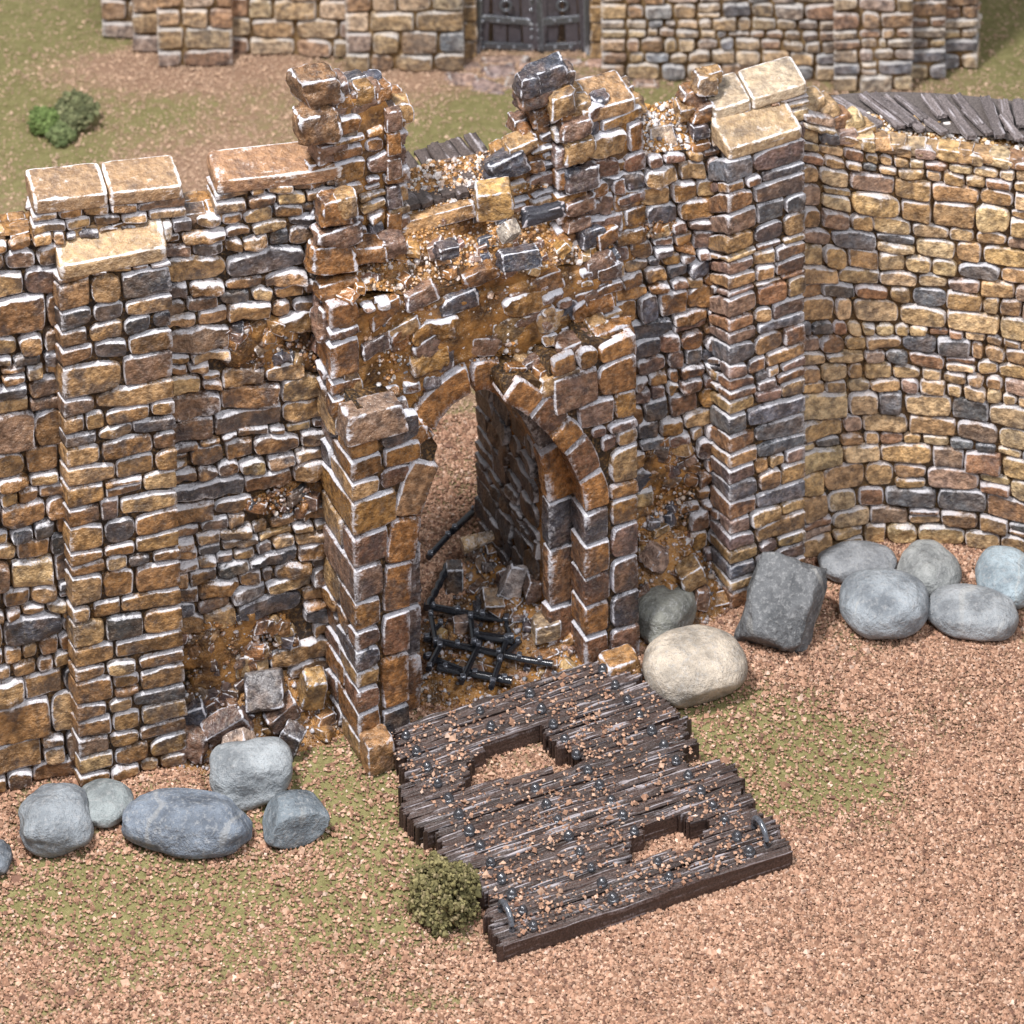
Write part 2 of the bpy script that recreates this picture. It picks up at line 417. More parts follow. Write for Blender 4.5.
def block(acc,c,half,R=None,col=(.3,.2,.1),k=9,rough=1.,skew=.08,wearm=1.,tpl=CB,cut=0.):
    V,Fq=tpl; half=np.asarray(half,float)
    nk=(np.sum(abs(V)**k,1))**(1/k); q=V/nk[:,None]
    sd=rr(0,500)
    n=fbm(q*1.0+sd,1.3,3,21); n2=fbm(q*np.array([1,1,1.])+sd,4.,2,31)
    q=q*(1+rough*(.10*n+.05*n2))[:,None]
    A=np.eye(3)+rng.uniform(-skew,skew,(3,3)); tp=rr(0,skew*1.5)
    q=q*(1-tp*q[:,2:3]*np.array([1,1,0]))
    if cut>0:
        for _ in range(2):
            dr=rng.normal(size=3);dr/=np.linalg.norm(dr); lim=1.25-cut*rr(.4,1)
            ex=np.maximum(q@dr-lim,0); q=q-ex[:,None]*dr
    a=np.sort(abs(V),axis=1); m2=a[:,1]
    wear=np.exp(-((m2-.98)/.11)**2)*np.clip(.85+n*.9+n2*.5,0,1.3)+np.clip(n2,0,.6)*.6
    P=(q*half)@A.T
    if R is not None: P=P@R.T
    acc.add(P+np.asarray(c,float),[Fq],col,np.clip(wear*wearm,0,1.4))
_t=(1+5**.5)/2
ICO=np.array([(-1,_t,0),(1,_t,0),(-1,-_t,0),(1,-_t,0),(0,-1,_t),(0,1,_t),(0,-1,-_t),(0,1,-_t),(_t,0,-1),(_t,0,1),(-_t,0,-1),(-_t,0,1)])/1.9
ICF=np.array([(0,11,5),(0,5,1),(0,1,7),(0,7,10),(0,10,11),(1,5,9),(5,11,4),(11,10,2),(10,7,6),(7,1,8),(3,9,4),(3,4,2),(3,2,6),(3,6,8),(3,8,9),(4,9,5),(2,4,11),(6,2,10),(8,6,7),(9,8,1)])
OCV=np.array([(1,0,0),(-1,0,0),(0,1,0),(0,-1,0),(0,0,1),(0,0,-1)],float)
OCF=np.array([(0,2,4),(2,1,4),(1,3,4),(3,0,4),(2,0,5),(1,2,5),(3,1,5),(0,3,5)])
def grits(acc,P,size,pal,wear=(.0,.9),flat=(.5,1),octa=False):
    """many small chips at once"""
    P=np.asarray(P);n=len(P)
    if n==0: return
    s=np.exp(rng.normal(0,.35,n))*size
    TV,TF=(OCV,OCF) if octa else (ICO,ICF); nv=len(TV)
    V=TV[None]*(1+rng.uniform(-.3,.3,(n,nv,3)))*np.stack([s,s*rng.uniform(.6,1,n),s*rng.uniform(*flat,n)],-1)[:,None,:]
    an=rng.uniform(0,6.28,n); c,s_=np.cos(an),np.sin(an)
    x=V[...,0]*c[:,None]-V[...,1]*s_[:,None]; y=V[...,0]*s_[:,None]+V[...,1]*c[:,None]
    b=rng.uniform(-.7,.7,n); c,s_=np.cos(b),np.sin(b); z=V[...,2]
    y2=y*c[:,None]-z*s_[:,None]; z2=y*s_[:,None]+z*c[:,None]
    V=np.stack([x,y2,z2],-1)+P[:,None,:]
    cols=np.array([p[0] for p in pal]); wt=np.array([p[1] for p in pal]); k=rng.choice(len(pal),n,p=wt/wt.sum())
    C=np.repeat(cols[k]*rng.uniform(.75,1.25,(n,1)),nv,0)
    W=np.repeat(rng.uniform(*wear,n),nv)
    Fa=(TF[None]+nv*np.arange(n)[:,None,None]).reshape(-1,3)
    acc.add(V.reshape(-1,3),[Fa],C,W)
def prism(acc,path,poly,d0,d1,col=(.2,.1,.04)):
    """poly (u,v) ccw outline on path, extruded from depth d0 (front) to d1 (back)"""
    poly=np.asarray(poly,float); n=len(poly)
    A=path(poly[:,0],poly[:,1],np.full(n,d0)); 
    nn=path.n[0] if len(path.n)==1 else path.nrm(np.array([path.L/2]))[0]
    B=A.copy(); B[:,:2]-=nn*(d0-d1)
    i=np.arange(n); j=(i+1)%n
    acc.add(np.vstack([A,B]),[np.stack([i,j,j+n,i+n],1)],col)
    acc.add(A,[i[None,:]],col); acc.add(B,[i[::-1][None,:]],col)
def body(acc,pts,z0,z1):
    """vertical prism over ground polygon; z1 per vertex"""
    pts=np.asarray(pts,float)[:,:2]; n=len(pts); z1=np.broadcast_to(np.asarray(z1,float),(n,))
    A=np.c_[pts,np.full(n,z0)];B=np.c_[pts,z1]; i=np.arange(n); j=(i+1)%n
    acc.add(np.vstack([A,B]),[np.stack([i,j,j+n,i+n],1)],(.2,.1,.05)); acc.add(A,[i[::-1][None,:]],(.2,.1,.05)); acc.add(B,[i[None,:]],(.2,.1,.05))
def strip(path,u0,u1,v0,v1,thick,acc,nu=2,top=None,off=0.,vb=None):
    """wall body following a path between v0 and v1(u)"""
    us=np.unique(np.r_[np.linspace(u0,u1,nu),[c for c in path.u if u0<c<u1]])
    vt=np.array([v1(x) if callable(v1) else v1 for x in us])
    Fb=path(us,np.full(len(us),v0),np.full(len(us),off)); Ft=path(us,vt,np.full(len(us),off))
    Bb=path(us,np.full(len(us),v0),np.full(len(us),-thick)); Bt=path(us,vt,np.full(len(us),-thick))
    acc.grid(np.stack([Fb,Ft])); acc.grid(np.stack([Ft,Bt])); acc.grid(np.stack([Bt,Bb])); acc.grid(np.stack([Bb,Fb]))
    for k in (0,-1): acc.add(np.stack([Fb[k],Ft[k],Bt[k],Bb[k]]),[np.array([[0,1,2,3]])])
def slab(acc,path,u0,u1,v,th,d0,d1,col,slope=0.,k=14,rough=.35,gap=.01):
    """coping stone from depth d0(front) to d1(back), resting at v; th in v units; back rises by slope"""
    V,Fq=CBF; nk=(np.sum(abs(V)**k,1))**(1/k); q=V/nk[:,None]
    sd=rr(0,500); n=fbm(q*[2.5,1,1]+sd,1.5,3,21); n2=fbm(q*[4,2,1]+sd,3.,2,31)
    q=q*(1+rough*(.05*n+.02*n2))[:,None]
    uu=(u0+u1)/2+(u1-u0-2*gap)/2*q[:,0]; dd=(d0+d1)/2-(d0-d1)/2*q[:,1]
    vv=v+th/2+th/2*q[:,2]+slope*(q[:,1]+1)/2*(q[:,2]+1)/2
    xy=path.pt((u0+u1)/2,0)[:2]; k0=path.nrm(np.array([(u0+u1)/2]))[0]; t0=np.array([-k0[1],k0[0]])
    z=vv/5*path.H(np.clip(uu,0,path.L))
    XY=xy+np.outer(uu-(u0+u1)/2,t0)+np.outer(dd,k0)
    a=np.sort(abs(V),axis=1)[:,1]
    wear=np.exp(-((a-.99)/.09)**2)*np.clip(1.0+n*.8,0,1.3)+np.clip(n2-.1,0,.6)*.9
    acc.add(np.c_[XY,z],[Fq],col,np.clip(wear,0,1.4))
def ruled(acc,F_,B_,nu,nv,amp,seed,col=(.3,.15,.05)):
    Fp=resample(F_,nu);Bp=resample(B_,nu); t=np.linspace(0,1,nv)[:,None,None]
    P=Fp[None]*(1-t)+Bp[None]*t
    e=np.minimum(1,np.minimum(t[:,:,0]*6+.3,(1-t[:,:,0])*6+.3))
    P[...,2]+=(fbm(P,2.2,2,seed)*amp+fbm(P,7,2,seed+3)*amp*.5)*e
    acc.grid(P,col,0.); return P
def sheet(acc,path,u0,u1,v0,v1,mask,amp=.05,base=.01,cell=.03,seed=0):
    # lumpy mortar skin on a wall plane, only where mask(u,v)
    us=np.arange(u0,u1,cell);vs_=np.arange(v0,v1,cell); A_,B_=np.meshgrid(us,vs_); q=np.stack([A_,B_,0*A_+seed],-1)
    D=base+amp*(.6*fbm(q,3.2,3,5)+.35*abs(noise(q,13.,7))+.3)
    M=np.array([[mask(a,b) for a in us] for b in vs_],float)
    P=path(A_,B_,np.where(M>0,D,-.03)); n=A_.size; i=np.arange(n).reshape(A_.shape)
    keep=(M[:-1,:-1]+M[1:,1:]+M[:-1,1:]+M[1:,:-1])>0
    f=np.stack([i[:-1,:-1],i[:-1,1:],i[1:,1:],i[1:,:-1]],-1)[keep]
    if len(f): acc.add(P.reshape(-1,3),[f],(.3,.15,.05),0.)
def on_surface(P,n,lift=0.):
    nr,nc=P.shape[:2]; a=rng.uniform(0,nr-1.001,n); b=rng.uniform(0,nc-1.001,n); i=a.astype(int);j=b.astype(int);fa=(a-i)[:,None];fb=(b-j)[:,None]
    Q=P[i,j]*(1-fa)*(1-fb)+P[i+1,j]*fa*(1-fb)+P[i,j+1]*(1-fa)*fb+P[i+1,j+1]*fa*fb
    Q[:,2]+=lift; return Q
def loose(name,label,px,py,z,half,rz=0,rx=0,ry=0,col=(.3,.2,.1),mat=None,cat='stone block',k=9,rough=1.,cut=0.,group=None,lift=None,d=None,wearm=1.):
    c=U(px,py,z)
    a=Acc(); block(a,c,half,rotz(math.radians(rz))@rotx(math.radians(rx))@roty(math.radians(ry)),col,k,rough,.05,tpl=CBF,cut=cut,wearm=wearm)
    o=a.build(name,mat or MSG,loc=c-np.array([0,0,half[2]])); return tag(o,label,cat,group)
# ================================================================== THE SETTING
def sstep(x,a,b):
    t=np.clip((x-a)/(b-a),0,1); return t*t*(3-2*t)
GREENS=[(60,20,190,70,1.1),(20,150,90,60,.35),(470,165,110,50,.8),(1000,40,90,70,.75),(600,110,160,25,.6),(795,765,85,60,.95),(760,720,90,30,.35),(860,800,60,40,.35),
        (390,890,70,45,.75),(330,790,60,60,.5),(180,890,120,30,.4),(60,910,80,25,.3),(340,930,90,40,.35),(150,930,260,110,.30),(330,800,120,60,.2),(240,760,60,30,.3),(640,720,50,25,.25),(720,900,80,30,.1),
        (350,120,50,60,.25),(250,100,80,40,.15),(700,680,60,25,.25),(470,1000,80,20,.3),(820,660,200,30,-.1),(860,930,220,110,-.55),(640,980,160,60,-.45),(110,60,120,32,-1.0),(0,60,60,60,.3),(250,62,80,25,-.5),(800,890,120,40,-.3)]
def green(P):
    px,py=projA(np.c_[P[:,:2],np.zeros(len(P))])
    g=np.full(len(P),.38)
    g+=fbm(np.c_[P[:,:2],np.zeros(len(P))],.9,5,77)*.30
    for x,y,a,b,w_ in GREENS: g+=w_*np.exp(-((px-x)/a)**2-((py-y)/b)**2)
    return np.clip(g,0,1)
xs=np.r_[-400,-120,-40,-16,np.linspace(-9,9,150),16,40,120,400]; ys=np.r_[-300,-60,5,18,np.linspace(25,50,190),60,90,200,600]
X,Y=np.meshgrid(xs,ys); P=np.stack([X,Y,np.zeros_like(X)],-1)
near=(abs(X)<9)&(Y>25)&(Y<50)
P[...,2]=np.where(near,fbm(P,3.,2,9)*.012-.012,-.012)
g=green(P.reshape(-1,3)); g=np.where(near.ravel(),g,.3)
a=Acc(); a.grid(P,(.3,.2,.1),g); o=a.build('ground',MG); o['kind']='structure'
# gravel crumbs
def crumbs(n,x0,x1,y0,y1,size,pin):
    Q=np.c_[rng.uniform(x0,x1,n),rng.uniform(y0,y1,n),np.zeros(n)]
    px,py=projA(Q); k=(px>-25)&(px<1049)&(py>pin[0])&(py<pin[1]); Q=Q[k]
    g=green(Q); cl=noise(Q,5.,55)*.28+noise(Q,14.,56)*.16
    keep=rng.random(len(Q))<np.clip(1.05-1.05*g+cl,.16,1.); Q=Q[keep]
    Q[:,2]=rng.uniform(-.004,.022,len(Q))*size/.03
    return Q
PC=[((.43,.255,.175),4),((.53,.345,.25),2.6),((.32,.18,.12),2.8),((.20,.11,.08),1.5),((.62,.45,.36),.4)]
a=Acc(); Q=crumbs(700000,-6.3,6.3,25.5,35.2,.02,(380,1045)); grits(a,Q,.0150,PC,flat=(.45,.9),octa=True)
Q=crumbs(260000,-8,8,35,46,.02,(-10,420)); PCF=[((.56,.385,.275),3),((.60,.42,.31),2),((.50,.34,.24),2)]; grits(a,Q,.0125,PCF,flat=(.4,.8),octa=True)
o=a.build('gravel_crumbs',MCR,smooth=False); stuff(o); tag(o,'pinkish tan gravel crumbs scattered over the green flocked ground','gravel')

# ================================================================== helpers for wall patches
def patch_grit(acc,path,px,py,rx,ry,n,size,pal,lift=.02,depth=.03):
    pts=[]
    for _ in range(n):
        r=math.sqrt(rng.random()); t=rr(0,6.28)
        u,v=path.uv(px+rx*r*math.cos(t),py+ry*r*math.sin(t)); pts.append(path.pt(u,v,rr(0,depth)+lift))
    grits(acc,np.array(pts),size,pal,wear=(0,1.0))
    for _ in range(max(2,int(rx*ry/70))):
        r=math.sqrt(rng.random()); t=rr(0,6.28); u,v=path.uv(px+rx*r*math.cos(t),py+ry*r*math.sin(t)); q=rr(.03,.075)
        block(acc,path.pt(u,v,.02),(q*rr(1,1.9),q*.8,q),rotz(rr(-.3,.8))@roty(rr(-.6,.6)),pick(PAL_G),6,1.5,tpl=CB,cut=.3)
def holes(path,lst):
    q=[]
    for px,py,rx,ry in lst:
        u,v=path.uv(px,py); u2,_=path.uv(px+rx,py); _,v2=path.uv(px,py-ry); q.append((u,v,abs(u2-u),abs(v2-v)))
    return lambda u,v: any(((u-a)/c)**2+((v-b)/d)**2<1+.5*noise(np.array([u*4,v*4,1.]),1,3) for a,b,c,d in q)
def box_path(path,u0,u1,df,db):
    e=[path.pt(u0,0,db),path.pt(u0,0,df),path.pt(u1,0,df),path.pt(u1,0,db)]
    h=path.H(np.array([u0,u0,u1,u1])); return Path([x[:2] for x in e],h)
PG=[((.36,.17,.055),4),((.24,.11,.04),2.6),((.52,.45,.40),.9),((.10,.10,.12),.6)]
# ================================================================== LEFT WALL
LW=PX([(-90,814,251),(333,703,200)])
wall=thing('stone_wall','long brown rubble stone wall left of the broken gate, with two capped merlons and a tall buttress','castle wall',LW.pt(LW.L/2,0))
a=Acc(); strip(LW,0,LW.L,0,4.97,.36,a,off=-.012); strip(LW,0,LW.L,0,4.25,1.3,a,off=-.05); a.build('mortar_core',MM,wall)
a=Acc(); hl=[(262,345,42,26),(287,500,34,15),(235,640,60,26),(330,352,30,18),(225,690,40,40)]
b0,_=LW.uv(84,760); b1,_=LW.uv(178,740)
hf=holes(LW,hl)
def sk(u,v): return (b0+.1<u<b1-.1 and v<4.7) or hf(u,v)
ra,_=LW.uv(177,700)
masonry(a,LW,0,b0+.02,0,5,.19,PAL_L,skipf=sk,big=.3,wr=(1.0,2.2),seed=1)
masonry(a,LW,b0+.02,b1,4.6,5,.17,PAL_L,seed=9)
masonry(a,LW,b1,LW.L,0,5,.155,PAL_L,skipf=sk,wr=(1.3,3.1),rough=1.35,seed=2)
for h_ in hl: patch_grit(a,LW,*h_,240,.020,PG)
a.build('stone_facing',MS,wall)
a=Acc(); sheet(a,LW,b1,LW.L,0,5,hf,.09,.0); a.build('mortar_patch',MMR,wall)
# top of the crenels
a=Acc(); P=ruled(a,[LW.pt(t*LW.L,5,0) for t in np.linspace(0,1,8)],[LW.pt(t*LW.L,5,-.36) for t in np.linspace(0,1,8)],90,8,.02,4)
for t in np.arange(0.02,LW.L,.24):
    block(a,LW.pt(t+.1,4.97,-.1+rr(-.02,.02)),(rr(.09,.12),.10,.05),rotz(math.atan2(*LW.t[0][::-1]))@rotx(rr(-.06,.06)),pick(PAL_L),12)
    block(a,LW.pt(t+.1,4.97,-.29),(rr(.09,.12),.07,.05),rotz(math.atan2(*LW.t[0][::-1])),pick(PAL_L),12)
a.build('wall_top',MS,wall)
# buttress
BP=PX([(75,769,250),(84,785,262),(181,764,243),(172,747,235)])
a=Acc(); masonry(a,BP,0,BP.L,0,4.86,.17,PAL_L,depth=.05,wr=(1.2,3.0),minw=.16,seed=5,rough=.8,split=.12)
bt=a.build('buttress',MS,wall)
a=Acc(); body(a,[BP.pt(x,0,-.01) for x in BP.u],0,[BP.pt(x,4.87)[2] for x in BP.u]); a.build('mortar_core',MM,bt)
BF=Path([BP.p[1],BP.p[2]],[BP.h[1],BP.h[2]])
a=Acc(); slab(a,BF,-.05,BF.L+.05,4.86,.13,.06,-.36,(.40,.28,.165),slope=.13,rough=.25); a.build('coping_stone',MSC,bt)
# merlons
def merlon(parent,path,px0,px1,yref,rows,splits,df=0.,db=-.34,pal=PAL_L,capc=(.33,.2,.12),capth=.12,slope=.06,mat=None,rowh=.14):
    u0,_=path.uv(px0,yref); u1,_=path.uv(px1,yref)
    bp=box_path(path,u0,u1,df,db)
    a=Acc(); masonry(a,bp,0,bp.L,5.0,5+rows,rowh,pal,depth=.06,minw=.12,wr=(1.3,2.8)); m=a.build('merlon',mat or MS,parent)
    a=Acc(); strip(path,u0+.02,u1-.02,4.9,5+rows,abs(db)-.02,a,off=-.01); a.build('mortar_core',MM,m)
    f=[0]+splits+[1]
    for i in range(len(f)-1):
        a=Acc(); slab(a,path,u0-.05+(u1-u0+.1)*f[i],u0-.05+(u1-u0+.1)*f[i+1],5+rows,capth,.075,db-.03,np.array(capc)*rr(.85,1.15),slope=slope,rough=.3,gap=.006); a.build('coping_stone',MSC,m)
    return u0,u1
merlon(wall,LW,37,178,205,.20,[.5],capc=(.33,.215,.13))
merlon(wall,LW,219,338,180,.20,[],capc=(.30,.17,.10))

# ================================================================== GATE
def P5(pts): 
    g=[U(*p) for p in pts]; return Path([p[:2] for p in g],[5]*len(g))
GM=P5([(330,705),(602,612)])
GA=P5([(330,705),(345,731),(616,629),(602,612)]); GAf=P5([(345,731),(616,629)])
GB=P5([(330,705),(362,757),(632,655),(602,612)]); GBf=P5([(362,757),(632,655)])
gate=thing('ruined_gatehouse','ruined brown stone gatehouse with a broken pointed arch and collapsed top, in the middle','gatehouse',GBf.pt(GBf.L/2,0))
dAM=.34; DEPTH=1.75
def curve(path,pix): return np.array([path.uv(*p) for p in pix])
# arch curves (inner edges)
BR_in=curve(GBf,[(583,673),(583,580),(583,505),(577,480),(566,455),(545,430),(527,414),(509,402),(499,397)])
BL_in=curve(GBf,[(413,738),(411,660),(412,600),(419,528),(431,484),(442,458)])
A_in=curve(GAf,[(547,656),(546,560),(544,485),(534,440),(516,408),(486,384),(462,390),(434,419),(420,470),(414,560),(414,705)])
def ring(acc,path,inner,width,soff,n,pal,depth=.05,sgn=1,gap=.010,jit=.25,skipset=()):
    C=resample(inner,160); s=np.r_[0,np.cumsum(np.linalg.norm(np.diff(C,axis=0),axis=1))]; L=s[-1]
    T=np.gradient(C,s,axis=0); T/=np.linalg.norm(T,axis=1)[:,None]; Nn=np.stack([T[:,1],-T[:,0]],1)*sgn
    k=np.ones(9)/9
    for c in (0,1): Nn[:,c]=np.convolve(np.pad(Nn[:,c],4,'edge'),k,'valid')
    def mp(c,sv,d):
        cu=np.interp(sv,s,C[:,0]);cv=np.interp(sv,s,C[:,1]);nu=np.interp(sv,s,Nn[:,0]);nv=np.interp(sv,s,Nn[:,1])
        off=np.where(c<=1e-6,-d,c); dep=np.where(c<-1e-6,c,d)
        return path(cu+nu*off,cv+nv*off,dep)
    e=np.linspace(0,L,n+1); e[1:-1]+=rng.uniform(-jit,jit,n-1)*L/n*.5
    for i in range(n):
        if i in skipset: continue
        stone(acc,mp,-soff,width*rr(.92,1.06),e[i]+gap,e[i+1]-gap,e[i]+gap,e[i+1]-gap,depth*rr(.8,1.15),pick(pal),[0.],.7,rnd=.03)
    return lambda w_: C+Nn*w_
PAL_RING=[((.33,.16,.06),3),((.20,.10,.06),2),((.085,.085,.10),1.2),((.36,.22,.12),1.2)]
BL_in[:,0]-=.085; BR_in[:,0]+=.05; _c=(A_in[:,0].min()+A_in[:,0].max())/2; A_in[:,0]=_c+(A_in[:,0]-_c)*1.09+.01; A_in[:,1]+=.04*(A_in[:,1]>.3)
# --- cores
def flat(path,pix): return [tuple(path.uv(*p)) for p in pix]
a=Acc()
fr=flat(GAf,[(616,629),(617,262),(560,268),(505,276),(450,288),(400,298),(352,300),(345,731)])
fr=[(GAf.L,0)]+[(max(x,.05),y) for x,y in fr[1:-1]]+[(.05,0)]
op=[(x,max(y,0)) for x,y in A_in[::-1]]; op[0]=(op[0][0],0);op[-1]=(op[-1][0],0)
outl=fr+op
prism(a,GAf,outl,-.012,-dAM-.02)
zt=4.45; outl2=[(GAf.L+.02,0),(GAf.L+.02,3.75),(GAf.L*.62,zt),(0,zt),(0,0)]+[(x,y+(.02 if y>.1 else 0)) for x,y in op]
prism(a,GAf,outl2,-dAM,-DEPTH)
a.build('rubble_core',MMR,gate)
a=Acc()
lp=flat(GBf,[(346,412),(400,408),(418,436),(438,446)]); o_=[(.05,0)]+[(max(x,.05),y) for x,y in lp]+[tuple(x) for x in BL_in[::-1]]; o_[-1]=(o_[-1][0],0)
prism(a,GBf,o_[::-1],-.012,-.40)
rp=flat(GBf,[(505,386),(522,378),(548,384),(550,366),(580,362),(584,342),(634,336)]); 
o_=[(GBf.L,0)]+rp[::-1]+[tuple(x) for x in BR_in[::-1]]; o_[-1]=(o_[-1][0],0)
prism(a,GBf,o_,-.012,-.40)
a.build('mortar_core',MM,gate)
# --- porch layer rings
a=Acc(); outBR=ring(a,GBf,BR_in,.235,.30,10,PAL_RING,sgn=1)
ring(a,GBf,BL_in,.25,.30,6,PAL_RING,sgn=-1); outA=ring(a,GAf,A_in,.26,.13,12,PAL_RING,depth=.085,sgn=1)
a.build('arch_stones',MSG,gate)
# --- porch piers
uc=GB.u[1]; uF=GB.u[2]
cL=resample(BL_in,60); cR=resample(BR_in,60)
def edgeL(v): 
    k=np.argsort(cL[:,1]); return float(np.interp(v,cL[k,1],cL[k,0]))-.255
def edgeR(v):
    k=np.argsort(cR[:,1]); base=float(np.interp(v,cR[k,1],cR[k,0])); 
    vm=cR[:,1].max(); return base+.245 + (.0 if v<2.2 else .08)
profB=profile(GBf,[(346,428),(386,428),(400,424),(404,436),(440,445),(500,395),(520,383),(548,384),(550,366),(580,362),(584,342),(637,340)])
def ivB(vm):
    L=[(0,uc+edgeL(vm))] if vm<4.1 else []
    if vm<3.35: L.append((uc+edgeR(vm),GB.L))
    elif vm<3.9: L.append((uc+edgeR(3.2),GB.L))
    return L
vtopL=GBf.uv(360,424)[1]
a=Acc()
masonry(a,GB,0,uF,0,vtopL,.27,PAL_G,depth=.05,wr=(1.3,2.2),intervals=lambda v:[(0,uc+edgeL(v))] if v<vtopL-.6 else [(0,uc+edgeL(v)+.1)],prof=lambda u: profB(u-uc)+.12 if u>uc else 9,minw=.2,gap=.005,rough=.7,split=.0,seed=21)
a.build('arch_pier',MSG,gate)
a=Acc(); vtopR=GBf.uv(610,340)[1]
masonry(a,GB,uF-1.2,GB.L,0,vtopR,.265,PAL_G,depth=.055,wr=(.8,1.5),intervals=lambda v:[(uc+edgeR(v),GB.L)],prof=lambda u: profB(u-uc)+.1,minw=.17,gap=.005,rough=.7,split=.0,seed=22)
a.build('arch_pier',MSG,gate)
# --- upper block, left quoins and side
a=Acc()
cA=GA.u[1]; vq0=GAf.uv(348,412)[1]
masonry(a,GA,0,cA+.26,vq0,GA.uv(338,300)[1],.26,PAL_G,depth=.07,wr=(.9,1.4),gap=.012,minw=.2,rough=1.2,split=.05,seed=31)
oA=outA(.30)
def outA_u(v,side):
    m=oA[:,1]>=0; k=oA[(oA[:,0]>np.median(oA[:,0]))] if side>0 else oA[(oA[:,0]<=np.median(oA[:,0]))]
    k=k[np.argsort(k[:,1])]; return float(np.interp(v,k[:,1],k[:,0]))
vap=oA[:,1].max()
profA=profile(GAf,[(345,300),(380,292),(420,304),(450,292),(505,284),(560,272),(617,262)])
def ivA(v):
    if v>vap+.02: return [(cA+.26,cA+GAf.L)]
    return [(cA+.26,cA+outA_u(v,-1)),(cA+outA_u(v,1),cA+GAf.L)]
a.build('corner_quoins',MSG,gate); a=Acc()
masonry(a,GA,cA+.2,GA.L,2.2,vap,.20,PAL_G,depth=.075,wr=(1.0,2.1),intervals=lambda v: ivA(v)[:1],prof=lambda u: profA(u-cA),skip=.30,gap=.012,minw=.13,rough=1.6,split=.05,seed=33)
a.build('upper_wall',MSG,gate); a=Acc()
masonry(a,GA,cA+.2,GA.L,vap,4.6,.20,PAL_G,depth=.075,wr=(1.0,2.1),intervals=lambda v: ivA(v+.05),prof=lambda u: profA(u-cA),skip=.30,gap=.012,minw=.13,rough=1.6,split=.05,seed=33)
a.build('upper_wall',MSG,gate); a=Acc()
masonry(a,GA,cA+GAf.L*.72,GA.L,2.2,GAf.uv(612,262)[1]+.05,.2,PAL_G,depth=.08,wr=(1.,1.8),skip=.12,gap=.014,rough=1.3,seed=34)
a.build('upper_wall',MSG,gate)
from math import hypot
def mA(u,v):
    if v>profA(u)-.03 or u<.03 or u>GAf.L-.03: return False
    k=np.argmin((oA[:,0]-u)**2+(oA[:,1]-v)**2); c=(A_in[:,0].min()+A_in[:,0].max())/2
    inside_=(abs(u-c)<abs(oA[k,0]-c)) if v<3.0 else (v<oA[k,1])
    return not inside_
a=Acc(); sheet(a,GAf,0,GAf.L,2.3,4.6,mA,.07,.0,.026,3); a.build('mortar_skin',MMR,gate)
# --- tunnel wall
uj=A_in[0][0]
T0=GAf.pt(uj,0,-DEPTH+.02);T1=GAf.pt(uj,0,-.28); TP=Path([T0[:2],T1[:2]],[5,5])
a=Acc(); PAL_SHADE=[((.06,.05,.05),3),((.09,.055,.035),2),((.04,.042,.055),2)]  # stone colours darkened to stand for the shade inside the passage
masonry(a,TP,0,TP.L,0,2.9,.2,PAL_SHADE,depth=.05,wr=(1.1,2.4),prof=lambda u:3.05)
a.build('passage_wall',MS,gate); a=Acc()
T0=GAf.pt(op[0][0],0,-.28);T1=GAf.pt(op[0][0],0,-DEPTH+.02); TL=Path([T0[:2],T1[:2]],[5,5]); masonry(a,TL,0,TL.L,0,2.9,.2,PAL_G,depth=.05,wr=(1.1,2.4))
a.build('passage_wall',MS,gate)
# --- rubble slope over the gate
a=Acc()
Fp=[GAf.pt(*GAf.uv(x,y),-.02) for x,y in [(345,297),(380,292),(420,298),(450,288),(505,278),(560,268),(617,258)]]
Bp=[]
for x,y in [(340,262),(378,238),(420,216),(465,208),(520,214),(560,232),(606,246)]:
    u,v=GM.uv(x,y,0); Bp.append(GM.pt(u,v,-.02))
RS=ruled(a,Fp,Bp,80,34,.11,61,(.3,.15,.05)); 
a.build('rubble_slope',MMR,gate)
a=Acc(); grits(a,on_surface(RS,1700,.008),.017,[((.42,.22,.08),4),((.50,.40,.32),.8),((.25,.12,.05),1.5)],wear=(-.2,.8))
for _ in range(45):
    q=on_surface(RS,1,.0)[0]; s_=rr(.03,.075); block(a,q,(s_*rr(1,1.8),s_,s_*.8),rotz(rr(0,3))@rotx(rr(-.6,.6)),pick(PAL_G),6,1.4,tpl=CB)
# chips over the broken front
for px,py,rx,ry,n in [(430,330,60,30,260),(530,320,60,40,260),(590,300,25,30,80),(395,360,35,30,90),(470,352,50,14,60),(545,350,30,14,60),(345,380,12,20,20)]:
    pts=[]
    for _ in range(n):
        u,v=GAf.uv(px+rr(-rx,rx),py+rr(-ry,ry)); 
        if v<profA(u): pts.append(GAf.pt(u,v,rr(.0,.03)))
    grits(a,np.array(pts),.019,PG,wear=(0,.95))
stuff(a.build('rubble_chips',MGR,gate,smooth=False))
